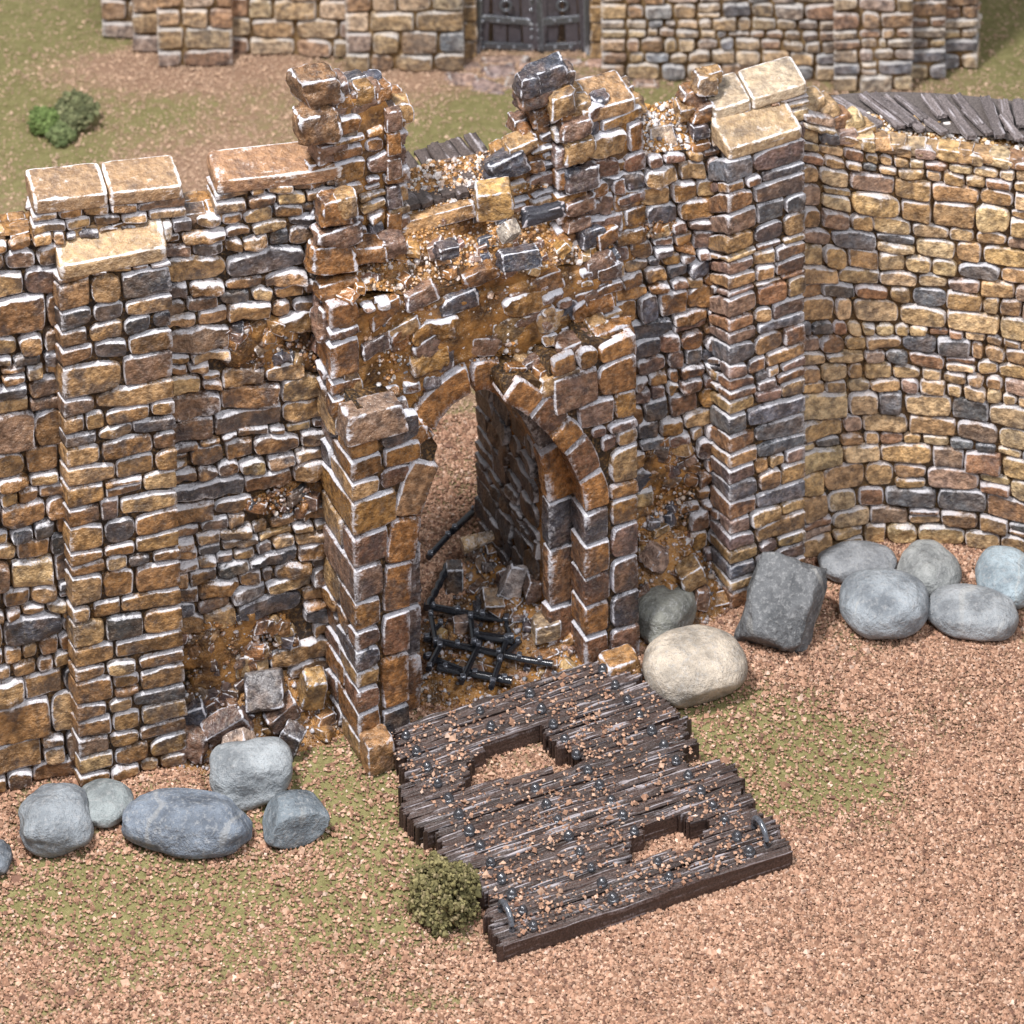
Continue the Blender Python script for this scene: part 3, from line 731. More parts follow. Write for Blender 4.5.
# broken blocks bedded in the front and slope: (px,py,w,h,dark)
def stub_block(acc,path,px,py,w_,h_,col,d=0.,dep=.09,rz=0.,rx=0.,ry=0.,k=7,rough=1.,cut=.0):
    u,v=path.uv(px,py,d); c=path.pt(u,v,d-dep*.35)
    an=math.atan2(path.t[0][1],path.t[0][0])
    dep*=.82; block(acc,c,(w_/212/math.cos(an)*1.0,dep,h_/235),rotz(an+math.radians(rz))@roty(math.radians(ry))@rotx(math.radians(rx)),col,k,rough,.06,tpl=CBF,cut=cut)
DK=(.075,.082,.11);BR=(.27,.13,.052);TN=(.40,.25,.125);PUR=(.20,.125,.10)
a=Acc()
for (px,py,w_,h_,c,ry,rx) in [(458,302,38,24,DK,-8,0),(523,297,30,26,PUR,-6,0),(545,283,34,26,BR,-4,0),(480,276,36,18,BR,-10,0),(430,346,36,26,PUR,-12,0),(421,297,34,22,PUR,-12,0),
     (484,345,34,24,PUR,18,0),(440,358,28,34,DK,12,0),(528,318,30,16,PUR,-10,0),(563,312,32,24,DK,-16,0),(600,266,34,26,PUR,-5,0),(597,292,30,22,PUR,-5,0),(385,312,34,26,BR,-12,0),(403,330,30,24,TN,-12,0),(375,345,28,22,PUR,-10,0)]:
    stub_block(a,GAf,px,py,w_,h_,c,.02,.09,ry=ry,rough=1.3,cut=.25)
# top of the porch piers
stub_block(a,GBf,374,421,60,34,(.26,.18,.14),.03,.17,k=24,rough=.3)
stub_block(a,GBf,408,440,40,26,BR,-.05,.13,ry=-14,rough=1.2,cut=.3)
stub_block(a,GAf,352,380,20,30,TN,.02,.07,rough=1.5,cut=.4)
stub_block(a,GBf,578,352,40,36,PUR,-.10,.15,rough=1.4,cut=.45,ry=-6)
stub_block(a,GBf,613,343,48,46,BR,-.12,.17,rough=1.3,cut=.4,ry=4)
stub_block(a,GBf,560,380,44,24,TN,-.02,.12,rough=1.2,cut=.2,ry=-6)
stub_block(a,GBf,597,330,22,22,TN,-.2,.1,rough=1.6,cut=.5)
for (x,y,w_,h_,c,d_,ry_) in [(515,372,20,14,BR,-.16,20),(530,366,24,14,PUR,-.24,-15),(543,374,18,14,BR,-.1,10),(522,360,18,12,TN,-.34,25),(538,358,20,12,DK,-.36,-20),(504,380,16,14,PUR,-.2,30)]: stub_block(a,GBf,x,y,w_,h_,c,d_,.08,ry=ry_,rough=1.6,cut=.5,rz=rr(-30,30))
# left jagged quoins above the corner
for (px,py,w_,h_,c) in [(334,318,44,38,PUR),(336,288,40,26,BR),(330,258,44,34,BR),(338,236,46,26,PUR),(333,212,30,34,BR),(343,204,22,26,TN),(367,252,32,22,BR),(391,246,28,20,PUR),(598,258,28,26,DK),(589,236,28,24,DK),(604,236,24,22,BR)]:
    stub_block(a,GAf,px+2,py,w_,h_,c,-.12,.15,rough=1.3,cut=.3,ry=rr(-8,8),rz=rr(-10,10))
a.build('broken_blocks',MSG,gate)
# --- parapet stub left of the gap
SL=P5([(302,716),(402,681)])
def prof_px(path,pts): return profile(path,pts)
def stub(path,name,top_pts,ybot,thick,rowh,pal,seed,sidew=True,parent=gate,d0=0.,colw=None):
    pf=profile(path,top_pts); us=[path.uv(x,y)[0] for x,y in top_pts]; u0,u1=min(us),max(us); vb=path.uv((top_pts[0][0]+top_pts[-1][0])/2,ybot)[1]
    bp=box_path(path,u0,u1,d0,-thick); c=bp.u[1]
    a=Acc(); masonry(a,bp,0,bp.L,vb,pf(np.linspace(u0,u1,30)).max()+.1,rowh,pal,depth=.06,wr=(.9,1.9),minw=.12,prof=lambda u: pf(np.clip(u0+u-c,u0,u1))+.03,rough=1.3,seed=seed,gap=.012)
    # broken tops
    u=u0
    while u<u1-.05:
        wd=rr(.14,.24); 
        for dd in (-.09,-thick+.08):
            block(a,path.pt(u+wd/2,0)+[0,0,pf(u+wd/2)/5*path.h[0]-.02]+np.r_[path.n[0]*(d0+dd),0],(wd/2*.95,.10,rr(.06,.10)),rotz(math.atan2(path.t[0][1],path.t[0][0])+rr(-.1,.1))@rotx(rr(-.15,.15)),pick(pal),8,1.4,tpl=CB,cut=.3)
        u+=wd
    o=a.build(name,MSG,parent)
    a=Acc(); q=np.linspace(u0+.02,u1-.02,14); poly=[(u1-.02,vb-.3)]+[(x,pf(x)-.05) for x in q[::-1]]+[(u0+.02,vb-.3)]
    prism(a,path,poly,d0-.012,-thick+.01); a.build('rubble_core',MMR,o); return o
sl=stub(SL,'parapet_stub',[(337,118),(345,100),(352,96),(384,92),(389,104),(400,112)],262,.36,.17,PAL_G,41)
a=Acc(); BR2=(.21,.125,.075)
stub_block(a,SL,317,90,44,40,BR2,-.05,.19,k=6,rough=1.7,cut=.5); stub_block(a,SL,337,96,22,36,PUR,-.1,.17,rough=1.1,cut=.2)
stub_block(a,SL,317,127,44,40,BR2,.06,.19,k=6,rough=1.6,cut=.45); stub_block(a,SL,344,125,24,24,(.2,.17,.14),-.06,.16,rough=1.1)
stub_block(a,SL,331,150,34,22,PUR,-.02,.15,rough=1.2); stub_block(a,SL,364,97,36,26,PUR,-.08,.15,rough=1.3,cut=.35,ry=-5)
stub_block(a,SL,322,172,30,30,BR,-.05,.15,rough=1.2); stub_block(a,SL,326,200,30,28,PUR,-.06,.15,rough=1.2)
for i,y in enumerate([118,141,167,195,221]): stub_block(a,SL,393,y,15,26,[PUR,BR,PUR,DK,BR][i],.02,.12,k=12,rough=.6)
a.build('stub_blocks',MSG,sl)
# --- parapet stub right of the gap
SR=P5([(500,648),(640,600)])
srl=stub(SR,'parapet_stub',[(505,188),(518,160),(530,140),(540,128),(556,122)],212,.36,.12,PAL_G,43,d0=-.06)
sr=stub(SR,'parapet_stub',[(557,118),(575,106),(600,104),(634,104)],250,.42,.19,PAL_G,44,d0=.05)
a=Acc(); u0,_=SR.uv(578,104); u1,v1=SR.uv(633,104); slab(a,SR,u0,u1,v1-.02,.14,.10,-.36,(.36,.22,.12),slope=.08,rough=.5); a.build('coping_stone',MSG,sr)
a=Acc()
for (px,py,w_,h_,c,ry,d) in [(547,77,44,28,DK,-8,-.1),(529,86,22,26,DK,0,-.02),(564,80,18,30,(.1,.09,.1),10,-.15),(536,96,40,22,PUR,-10,-.1),(548,112,36,22,BR,-8,-.12),(556,130,24,24,BR,0,-.1),(563,105,28,28,TN,0,.05),
     (507,166,40,26,DK,-6,.08),(522,148,34,20,TN,-8,.0),(533,164,20,16,BR,0,0),(580,150,34,30,TN,0,.12),(581,178,34,30,DK,0,.12),(579,205,34,20,PUR,0,.1),(576,128,34,22,PUR,0,.1),(577,222,30,16,PUR,0,.1)]:
    stub_block(a,SR,px,py,w_,h_,c,d,.15,rough=1.3,cut=.35,ry=ry)
a.build('stub_blocks',MSG,sr)
# --- deck behind
zd=GM.pt(*GM.uv(430,203),0)[2]
def plank(acc,c,L,W,Tk,R,seed,col=(.085,.065,.06),ridge=.012,nl=40,nw=14,holes_=None,splinter=.5,wear0=0.):
    """wooden board; c = centre of its top, R rotation; long axis local x"""
    s=np.linspace(-1,1,nl); nsd=9; t=np.r_[[-1]*nsd,np.linspace(-.97,.97,nw-4),[1]*nsd]
    S,T=np.meshgrid(s,t)
    base=np.stack([S*L/2,T*W/2,np.zeros_like(S)],-1)
    g=noise(np.stack([S*L*1.6+seed*3.1,T*W*38+.6*noise(np.stack([S*L*2,T*0,S*0+seed],-1),1,2),S*0+seed],-1),1.,5)+.6*noise(np.stack([S*L*4+seed,T*W*85,S*0],-1),1.,6)
    z=ridge*g; lv=np.linspace(1,0,nsd)
    for q_ in range(nsd):
        for row,sg in ((q_,-1),(nl_-1-q_ if False else len(t)-1-q_,1)):
            z[row]=-Tk*lv[q_]-(.008 if q_==nsd-1 else 0); base[row,:,1]+=sg*(.011*noise(np.stack([s*L*.8,lv[q_]*31+0*s,0*s+seed+sg],-1),1.,14)-.005)
    base[...,2]=z
    # ragged ends
    e=noise(np.stack([T*W*30,np.sign(S)*3+seed,S*0],-1),1.,8)*.06*splinter
    base[...,0]+=np.sign(S)*e*abs(S)**8
    base[...,1]+=.008*noise(np.stack([S*L*5,np.sign(T)*2+seed,S*0],-1),1.,9)*abs(T)
    wear=np.clip(g*.75+.08,0,1.1); wear[:nsd]=.22+.5*noise(np.stack([S[:nsd]*L*.8,np.linspace(0,1,nsd)[:,None]*31+0*S[:nsd],0*S[:nsd]+seed],-1),1.,15);wear[-nsd:]=wear[:nsd][::-1]; wear[nsd-1]+=.4;wear[-nsd]+=.4; wear=wear+wear0
    P=base@R.T+c; acc.grid(P,col,wear)
    # end caps (ridged) and underside
    for k in (0,-1):
        top=P[:,k]; bot=top.copy(); dn=R@np.array([0,0,-1.]); 
        hh=(top-c)@(-dn); bot=top+np.outer(hh+Tk,dn)
        acc.grid(np.stack([top,bot]),col,np.stack([wear[:,k],wear[:,k]*0]))
    acc.grid(np.stack([P[0],P[-1]]),col,0.)
a=Acc(); c0=GM.pt(GM.L*.5,0,-.5); an=math.atan2(GM.t[0][1],GM.t[0][0])
ob_deck=None
for i in range(9):
    u,_=GM.uv(402+i*13,200); c=GM.pt(u,0,-.5); c[2]=zd-.03+rr(-.01,.01)
    a=Acc(); plank(a,c,rr(.95,1.06)*.86,.135,.05,rotz(an+math.pi/2+rr(-.06,.06)),i*7,nl=24,nw=9,ridge=.010)
    a.build('deck_plank',MW,gate)
# rubble lying on the deck + timber sill
DS=[]
a=Acc(); P1=[GM.pt(GM.uv(x,200)[0],0,.05)+[0,0,zd-.14] for x in (400,430,470,510,545)]; P2=[GM.pt(GM.uv(x,200)[0],0,-.55)+[0,0,zd+dz] for x,dz in ((400,-.03),(430,.04),(470,.03),(510,.02),(545,.1))]
DS=ruled(a,P1,P2,40,14,.05,71); a.build('rubble_spill',MMR,gate)
a=Acc(); grits(a,on_surface(DS,900,.010),.018,[((.42,.22,.09),2.6),((.5,.42,.36),1.2),((.20,.13,.10),1.4)],wear=(-.2,.85)); stuff(a.build('rubble_chips',MGR,gate,smooth=False))
a=Acc(); u,v=GM.uv(436,215); c=GM.pt(u,v,.03); block(a,c,(.36,.06,.07),rotz(an),(.5,.3,.15),14,.5,tpl=CBF); a.build('timber_sill',MSG,gate)
# ================================================================== RIGHT WALL with pilaster
RW=PX([(602,612,160),(713,582,146),(806,558,118)])
rwall=thing('stone_wall','stretch of brown stone wall right of the gate, with a tall capped pilaster and merlon','castle wall',RW.pt(RW.L*.5,0))
a=Acc(); strip(RW,0,RW.L,0,4.97,.4,a,off=-.012); strip(RW,0,RW.L,0,4.5,1.2,a,off=-.05); a.build('mortar_core',MM,rwall)
a=Acc(); u7=RW.uv(722,400)[0]
hr=[(665,480,30,45),(655,225,22,10),(650,540,40,40)]
masonry(a,RW,0,u7,0,5,.165,PAL_G,skipf=holes(RW,hr),wr=(1.,2.3),rough=1.3,seed=51)
masonry(a,RW,u7,RW.L,4.7,5,.165,PAL_RP,seed=52)
for h_ in hr: patch_grit(a,RW,*h_,240,.020,PG)
a.build('stone_facing',MS,rwall)
a=Acc(); sheet(a,RW,0,u7,0,5,holes(RW,hr),.09,.0); a.build('mortar_patch',MMR,rwall)
a=Acc(); F1=[RW.pt(RW.uv(x,160)[0],5,0) for x in (606,640,670,708)]; B1=[RW.pt(RW.uv(x,160)[0],5,-.42)+[0,0,dz] for x,dz in ((606,.25),(640,.25),(670,.28),(706,.35))]
R1=ruled(a,F1,B1,40,16,.05,81); a.build('rubble_slope',MMR,rwall)
a=Acc(); grits(a,on_surface(R1,800,.012),.019,[((.45,.23,.07),3),((.5,.44,.4),1.),((.14,.12,.13),1)],wear=(0,1.))
stuff(a.build('rubble_chips',MGR,rwall,smooth=False))
a=Acc(); stub_block(a,RW,662,139,27,27,(.55,.42,.32),-.12,.1,k=12,rough=.7,rx=-25); stub_block(a,RW,700,131,20,16,DK,.0,.08,rough=1); stub_block(a,RW,700,146,22,10,BR,.0,.08); a.build('loose_facing_stones',MSG,rwall)
PPt=PX([(713,583,158),(732,607,155),(799,584,134),(790,572,130)])
a=Acc(); masonry(a,PPt,0,PPt.L,0,4.97,.165,PAL_RP,depth=.05,wr=(1.2,3.),minw=.15,seed=55,rough=.8,wearm=1.05)
bt=a.build('pilaster',MS,rwall)
a=Acc(); body(a,[PPt.pt(x,0,-.01) for x in PPt.u],0,[PPt.pt(x,4.96)[2] for x in PPt.u]); a.build('mortar_core',MM,bt)
PFt=Path([PPt.p[1],PPt.p[2]],[PPt.h[1],PPt.h[2]])
a=Acc(); slab(a,PFt,-.05,PFt.L+.04,4.97,.12,.05,-.36,(.40,.29,.18),slope=.12,rough=.25); a.build('coping_stone',MSC,bt)
merlon(rwall,RW,716,801,112,.31,[.4],pal=PAL_R,capc=(.42,.34,.25),capth=.12,slope=.07,mat=MSL)
a=Acc()
for (px,py,w_,h_,c,d) in [(706,84,26,22,TN,-.12),(693,98,26,26,BR,-.15),(702,112,26,22,BR,-.06),(712,76,20,18,TN,-.2),(687,112,20,20,TN,-.1)]: stub_block(a,RW,px,py,w_,h_,c,d,.13,rough=1.6,cut=.5,ry=rr(-15,15),rx=rr(-20,20))
a.build('broken_merlon_end',MSG,rwall)
# ================================================================== CURVED WALL
cp=resample([(800,560),(817,553),(860,543),(905,541),(950,544),(1000,551),(1060,566),(1130,592)],26)
tyf=lambda x: float(np.interp(x,[800,850,905,950,1000,1060,1130],[130,139,148,154,160,168,178]))
CW=PX([(x,y,tyf(x)) for x,y in cp])
cwall=thing('curved_wall','concave curved wall of light tan stones at the right, with planks on its broken top','castle wall',CW.pt(CW.L*.5,0))
a=Acc(); strip(CW,0,CW.L,0,4.95,.4,a,nu=30,off=-.012); strip(CW,0,CW.L,0,4.8,1.15,a,nu=30,off=-.05); a.build('mortar_core',MML,cwall)
a=Acc(); masonry(a,CW,0,CW.L,0,5.05,.205,PAL_R,depth=.055,wr=(1.2,2.4),seed=61,rough=.9,split=.12)
masonry(a,CW,0,CW.uv(862,130)[0],5.05,5.45,.14,PAL_R,depth=.085,wr=(1.2,2.5),seed=62,rough=1.2,prof=profile(CW,[(796,100),(815,106),(836,116),(850,130),(865,142)]))
for x in np.arange(830,1050,17):
    u,v=CW.uv(x,tyf(x)-1); q=CW.pt(u,5.0,-.06); block(a,q,(rr(.08,.13),.10,rr(.04,.08)),rotz(math.atan2(*CW.t[min(int(u/CW.L*25),24)][::-1])+rr(-.1,.1))@rotx(rr(-.2,.2)),pick(PAL_R),8,1.3,tpl=CB,cut=.2)
for (x,y) in [(812,103),(826,108),(838,118),(851,122),(862,132)]: stub_block(a,CW,x,y,24,16,pick(PAL_R),-.12,.16,rough=1.1,cut=.2)
a.build('stone_facing',MSL,cwall)
us=np.linspace(.05,CW.L,14)
a=Acc(); R2=ruled(a,[CW.pt(u,4.95,-.08) for u in us],[CW.pt(u,5.02,-.5) for u in us],90,12,.045,91); a.build('rubble_slope',MMR,cwall)
a=Acc(); grits(a,on_surface(R2,1800,.012),.019,[((.50,.32,.15),3),((.55,.48,.42),1.)],wear=(0,1.)); stuff(a.build('rubble_chips',MGR,cwall,smooth=False))
# planks: placed by the pixel of their centre on the walkway level
zw=CW.pt(CW.uv(900,150)[0],5.0,0)[2]+.03
for i,(x0,y0,x1,y1,wd) in enumerate([(836,100,868,118,15),(862,97,902,128,16),(872,97,912,127,13),(884,99,922,131,13),(896,98,925,122,10),(925,98,942,120,14),(940,98,972,138,14),(956,98,982,128,12),(985,100,1000,140,13),(1003,102,1010,130,13),(1018,103,1022,128,14),(846,112,880,128,12),(912,110,945,134,12),(965,112,990,136,12),(1033,105,1033,140,14),(1046,108,1044,140,14),(1002,118,1020,142,11)]):
    A_=U(x0,y0,zw);B_=U(x1,y1,zw); d=B_-A_; L_=np.linalg.norm(d); c=(A_+B_)/2+[0,0,.03+.012*(i%3)]
    a=Acc(); plank(a,c,L_,wd/118,.035,rotz(math.atan2(d[1],d[0]))@rotx(rr(-.08,.08))@roty(rr(-.02,.02)),i*11+2,col=np.array((.15,.125,.125))*rr(.8,1.3),nl=26,nw=12,ridge=.014,wear0=.1); a.build('plank',MW,cwall)
a=Acc(); us=np.linspace(.2,CW.L,14); f=[CW.pt(u,4.9,-.3) for u in us]; b=[CW.pt(u,4.9,-1.0) for u in us]
for q in f+b: q[2]=zw-.04
ruled(a,f,b,60,10,.008,93,(.12,.10,.095)); a.build('walkway_bed',MW,cwall)
# ================================================================== FAR GATEHOUSE
FPX=[(107,30),(107,37),(139,38),(138,51),(164,51),(163,66),(229,65),(231,53),(352,57),(351,70),(460,70),(462,54),(477,54)]
FPX2=[(591,54),(607,54),(606,79),(839,80),(838,91),(908,90),(909,79),(941,78),(941,69),(973,68),(976,50)]
far=thing('far_gatehouse','pale tan stone gatehouse across the field behind the ruin, with closed dark double doors','gatehouse',U(535,54))
F1=P5(FPX);F2=P5(FPX2)
for Fp_,s_ in ((F1,71),(F2,72)):
    a=Acc(); masonry(a,Fp_,0,Fp_.L,0,2.4,.195,PAL_F,depth=.06,wr=(1.1,2.3),seed=s_,gap=.012,rough=.8)
    a.build('stone_facing',MSF,far)
a=Acc()
b1=[F1.pt(u,0,-.01) for u in F1.u]; bk=U(107,10);
body(a,b1+[F1.pt(F1.L,0)+[0,1.6,0],np.array([b1[0][0],b1[-1][1]+1.6,0])],0,2.42)
b2=[F2.pt(u,0,-.01) for u in F2.u]; body(a,b2+[np.array([b2[-1][0],b2[0][1]+1.6,0]),b2[0]+[0,1.6,0]],0,2.42)
a.build('mortar_core',MMF,far)
a=Acc(); l=F1.pt(F1.L,0);r_=F2.pt(0,0); 
for k in range(6): block(a,[l[0]+(r_[0]-l[0])*(k+.5)/6,l[1]+.15,2.32],((r_[0]-l[0])/12-.01,.25,.16),None,pick(PAL_F),12)
a.build('lintel',MSF,far)
# jamb stones
for x0,x1 in ((462,477),(591,606)):
    a=Acc()
    A_=U(x0,56);B_=U(x1,56)
    for k in range(9):
        block(a,[(A_[0]+B_[0])/2,A_[1]+.02,.13+k*.26],((B_[0]-A_[0])/2,.10,.122),None,np.array((.46,.30,.15))*rr(.85,1.1),12,.6)
    a.build('door_jamb',MSF,far)
for i,(x0,x1) in enumerate(((479,534),(536,590))):
    A_=U(x0,51);B_=U(x1,51); w_=B_[0]-A_[0]; y=A_[1]+.05; cx=(A_[0]+B_[0])/2
    a=Acc()
    for k in range(4):
        V,Fq=CB; block(a,[A_[0]+w_*(k+.5)/4,y,1.1],(w_/8-.008,.04,1.08),None,(.075,.065,.075),16,.4,wearm=.1)
    leaf=a.build('door_leaf',MW,far)
    a=Acc()
    for zz in (.07,.45,.95,1.5,2.05): block(a,[cx,y-.055,zz],(w_/2-.01,.02,.045),None,(.10,.105,.12),14,.5)
    for xx in (-1,1): block(a,[cx+xx*(w_/2-.035),y-.055,1.1],(.033,.018,1.08),None,(.09,.095,.11),14,.4)
    for zz in (.07,.45,.95,1.5):
        for q in np.linspace(-.85,.85,4): block(a,[cx+q*w_/2,y-.085,zz],(.022,.018,.022),None,(.22,.23,.26),3,.3)
    for zz in (.2,.32,.6,.75):
        for q in (-.92,.92): block(a,[cx+q*w_/2,y-.08,zz],(.02,.018,.02),None,(.22,.23,.26),3,.3)
    a.build('iron_straps',MI,leaf)
    a=Acc()
    th=np.linspace(0,2*math.pi,25); R_=.07
    V=[];nt=8
    for t in th:
        for p in np.linspace(0,2*math.pi,nt,endpoint=False): V.append((cx+(R_+.018*math.cos(p))*math.cos(t),y-.1+.018*math.sin(p),.68+(R_+.018*math.cos(p))*math.sin(t)))
    V=np.array(V).reshape(25,nt,3); V=np.concatenate([V,V[:,:1]],1); a.grid(V,(.13,.14,.16),.2); a.build('ring_handle',MI,leaf)
# flagstones before the doors
fl=thing('flagstone_path','irregular flat flagstones set in the ground before the far double doors','paving',U(545,72))
for (x,y,w_,h_) in [(463,80,34,14),(490,88,44,14),(520,84,36,16),(500,72,34,13),(530,68,30,13),(555,76,34,15),(470,66,26,10),(588,82,36,16),(622,76,34,14),(648,70,26,12),(560,62,40,8),(600,64,40,9),(505,60,50,8),(646,84,26,10),(560,90,26,9)]:
    c=U(x,y); a=Acc(); block(a,c+[0,0,.0],(w_/170,h_/125,.035),rotz(rr(-.3,.3)),pick([((.42,.29,.24),2),((.36,.27,.25),2),((.48,.33,.24),1)]),5,2.2,.15,tpl=CB); a.build('flagstone',MSF,fl)

# ================================================================== RUBBLE PILES
def mound(name,lst,label,cat,chips,mat=MMR,cell=.03,palg=PG,rad=.024,parent=None):
    C=[(U(x,y),rx,ry,h,an) for x,y,rx,ry,h,an in lst]
    def hz(X,Y):
        z=-.06+0*X
        for c,rx,ry,h,an in C:
            ca,sa=math.cos(an),math.sin(an); dx=(X-c[0])*ca+(Y-c[1])*sa; dy=-(X-c[0])*sa+(Y-c[1])*ca
            z=np.maximum(z,(h+.06)*np.exp(-(dx/rx)**2-(dy/ry)**2)-.06) if False else z+(h+.03)*np.exp(-(dx/rx)**2-(dy/ry)**2)
        q=np.stack([X,Y,0*X],-1); return z+(fbm(q,3.5,2,5)*.05+fbm(q,11,2,8)*.03)*np.clip((z+.05)*8,0,1)
    x0=min(c[0]-2.2*r for c,r,*_ in C);x1=max(c[0]+2.2*r for c,r,*_ in C);y0=min(c[1]-2.2*r for c,_,r,*_ in C);y1=max(c[1]+2.2*r for c,_,r,*_ in C)
    X,Y=np.meshgrid(np.arange(x0,x1,cell),np.arange(y0,y1,cell)); Z=hz(X,Y)
    P=np.stack([X,Y,Z],-1); loc=C[0][0].copy(); loc[2]=0
    root=thing(name,label,cat,loc)
    a=Acc(); a.grid(P,(.3,.15,.05),0.); a.build('mound',mat,root)
    a=Acc(); q=on_surface(P,chips*5,.01); q=q[q[:,2]>.015][:chips*2]; grits(a,q,rad*.75,palg,wear=(0,1.))
    q=on_surface(P,1500,.0); q=q[q[:,2]>.04][:max(20,chips//9)]
    for w_ in q:
        t_=rr(.03,.075); block(a,w_,(t_*rr(1,1.9),t_,t_*rr(.5,.9)),rotz(rr(0,3))@rotx(rr(-.8,.8)),pick(PAL_G),7,1.4,tpl=CB,cut=.35)
    stuff(a.build('rubble_chips',MSG,root,smooth=True))
    return hz,root
def put(name,label,px,py,w_,h_,dep,col,hz,rz=0,rx=0,ry=0,k=9,rough=1.,cut=0.,cat='stone block',mat=None,group=None):
    """block whose centre shows at px,py lying on surface hz"""
    z=.1
    for _ in range(12):
        p=U(px,py,z); z=.6*z+.4*(float(hz(np.array(p[0]),np.array(p[1])))+h_*.5/100)
    return loose(name,label,px,py,z,(w_/200,dep/200,h_/200),rz,rx,ry,col,mat,cat,k,rough,cut,group)
SB='cut stones fallen at the foot of the walls'
hzL,_=mound('rubble_pile',[(215,712,.62,.42,.50,.25),(290,705,.55,.35,.40,.25),(250,740,.7,.3,.12,.3)],'glossy brown rubble heap in the corner between left buttress and gate','rubble',650)
put('fallen_stone','square grey stone with ridged face and white edges, on the left rubble heap',264,690,38,30,34,(.20,.19,.20),hzL,rz=8,rx=52,k=14,rough=.7,group=SB)
put('fallen_stone','upright smooth tan stone at the right end of the left rubble heap',312,688,24,38,22,(.45,.28,.12),hzL,rz=20,rx=15,ry=8,k=8,rough=.7,group=SB)
put('fallen_stone','dark slate stone jutting out low beside the buttress foot',190,712,32,24,26,DK,hzL,rz=10,ry=-15,cut=.3,group=SB)
put('fallen_stone','long white-edged brown stone lying above the big grey pebble',226,725,44,26,24,PUR,hzL,rz=20,ry=-28,rx=20,cut=.3,group=SB)
put('fallen_stone','pale triangular stone tilted just behind the grey pebble, in the left heap',238,742,28,26,16,(.50,.38,.32),hzL,rz=15,ry=-35,rx=30,cut=.4,group=SB)
put('fallen_stone','dark ridged stone with bright white edge at the heap foot, right of the pebble',290,741,20,32,18,(.12,.11,.12),hzL,rz=-20,ry=25,k=12,group=SB)
put('fallen_stone','small brown stone with pale end high on the left heap',208,682,28,20,22,TN,hzL,rz=30,ry=-30,cut=.3,group=SB)
put('fallen_stone','flat purplish wedge stone below the ridged grey stone',282,714,34,20,22,PUR,hzL,rz=25,ry=-18,cut=.5,group=SB)
put('fallen_stone','shattered white-edged brown stone at the buttress foot, leftmost in the heap',192,738,34,26,26,PUR,hzL,rz=-15,ry=15,rough=1.8,cut=.5,group=SB)
a=None
for i in range(26):   # small broken pieces belong to the pile
    pass
hzR,_=mound('rubble_pile',[(665,590,.42,.35,.55,.25),(690,600,.35,.25,.3,.3),(640,600,.3,.4,.5,.2)],'glossy brown rubble heap against the wall right of the gate, behind the pebbles','rubble',420)
put('fallen_stone','pale pinkish cube of stone leaning in the rubble right of the gate, highest there',656,557,24,24,22,(.42,.30,.26),hzR,rz=30,ry=35,k=10,rough=.8,cut=.2,group=SB)
put('fallen_stone','tan boot-shaped stone in the rubble left of the tall pilaster foot',690,574,26,24,24,TN,hzR,rz=20,ry=-20,cut=.3,group=SB)
put('fallen_stone','small purplish stone low at the foot of the tall pilaster',700,597,16,20,16,PUR,hzR,rz=20,ry=15,cut=.2,group=SB)
hzP,_=mound('rubble_pile',[(480,640,.62,.55,.16,.4),(530,610,.34,.5,.34,.45),(505,560,.32,.36,.30,.4),(555,650,.3,.3,.18,.4),(440,690,.5,.22,.08,.4),(580,676,.4,.14,.06,.4),(500,695,.7,.15,.05,.4)],'glossy orange brown rubble covering the gateway floor under the arch','rubble',900)
put('fallen_stone','striped ridged tan stone in the middle of the gateway rubble',493,600,22,20,20,(.40,.25,.13),hzP,rz=5,rx=35,k=14,group=SB)
put('fallen_stone','tall pale wedge-shaped stone leaning in the gateway rubble',514,580,22,38,14,(.45,.40,.40),hzP,rz=10,ry=20,cut=.6,rough=1.2,group=SB)
put('fallen_stone','white-edged brown shard leaning right of the pale wedge in the gateway',535,590,22,28,16,PUR,hzP,rz=10,ry=18,cut=.5,group=SB)
put('fallen_stone','small pale pinkish cube beside the inner foot of the right arch pier',555,604,20,20,20,(.58,.42,.32),hzP,rz=25,rx=20,k=9,cut=.2,group=SB)
put('fallen_stone','cream tan block lying in front of the right arch pier inside the gateway',546,627,28,20,22,(.60,.42,.24),hzP,rz=12,k=9,rough=.8,group=SB)
put('fallen_stone','dark ridged block beside the ribbed iron bar in the gateway',454,577,18,30,18,(.10,.09,.09),hzP,rz=5,ry=5,k=12,group=SB)
put('fallen_stone','small pinkish square stone between the bars of the fallen portcullis',461,624,16,14,14,(.35,.24,.20),hzP,rz=10,k=10,group=SB)
# half pipe stone
def tube(acc,pts,r,col=(.03,.032,.038),wear=.25,seg=10,caps=True):
    pts=np.asarray(pts,float); T=np.gradient(pts,axis=0); T/=np.linalg.norm(T,axis=1)[:,None]
    up=np.array([0,0,1.]); A_=np.cross(T,up); bad=np.linalg.norm(A_,axis=1)<1e-3; A_[bad]=[1,0,0]; A_/=np.linalg.norm(A_,axis=1)[:,None]; B_=np.cross(A_,T)
    r=np.broadcast_to(r,(len(pts),)); th=np.linspace(0,2*math.pi,seg+1)
    P=pts[:,None]+r[:,None,None]*(A_[:,None]*np.cos(th)[None,:,None]+B_[:,None]*np.sin(th)[None,:,None])
    acc.grid(P,col,wear)
    if caps:
        for k in (0,-1): acc.add(P[k,:-1],[np.arange(seg)[None]],col,wear)
hh=lambda x,y,extra=0.: U(x,y,extra)
a=Acc(); A_=U(462,546,.42);B_=U(496,534,.46); tube(a,np.linspace(A_,B_,8),np.linspace(.085,.05,8),(.48,.32,.17),.5,14)
tag(a.build('stone_drain',MSG,loc=(A_+B_)/2),'cream stone drain spout lying on the rubble inside the gateway','drain spout')
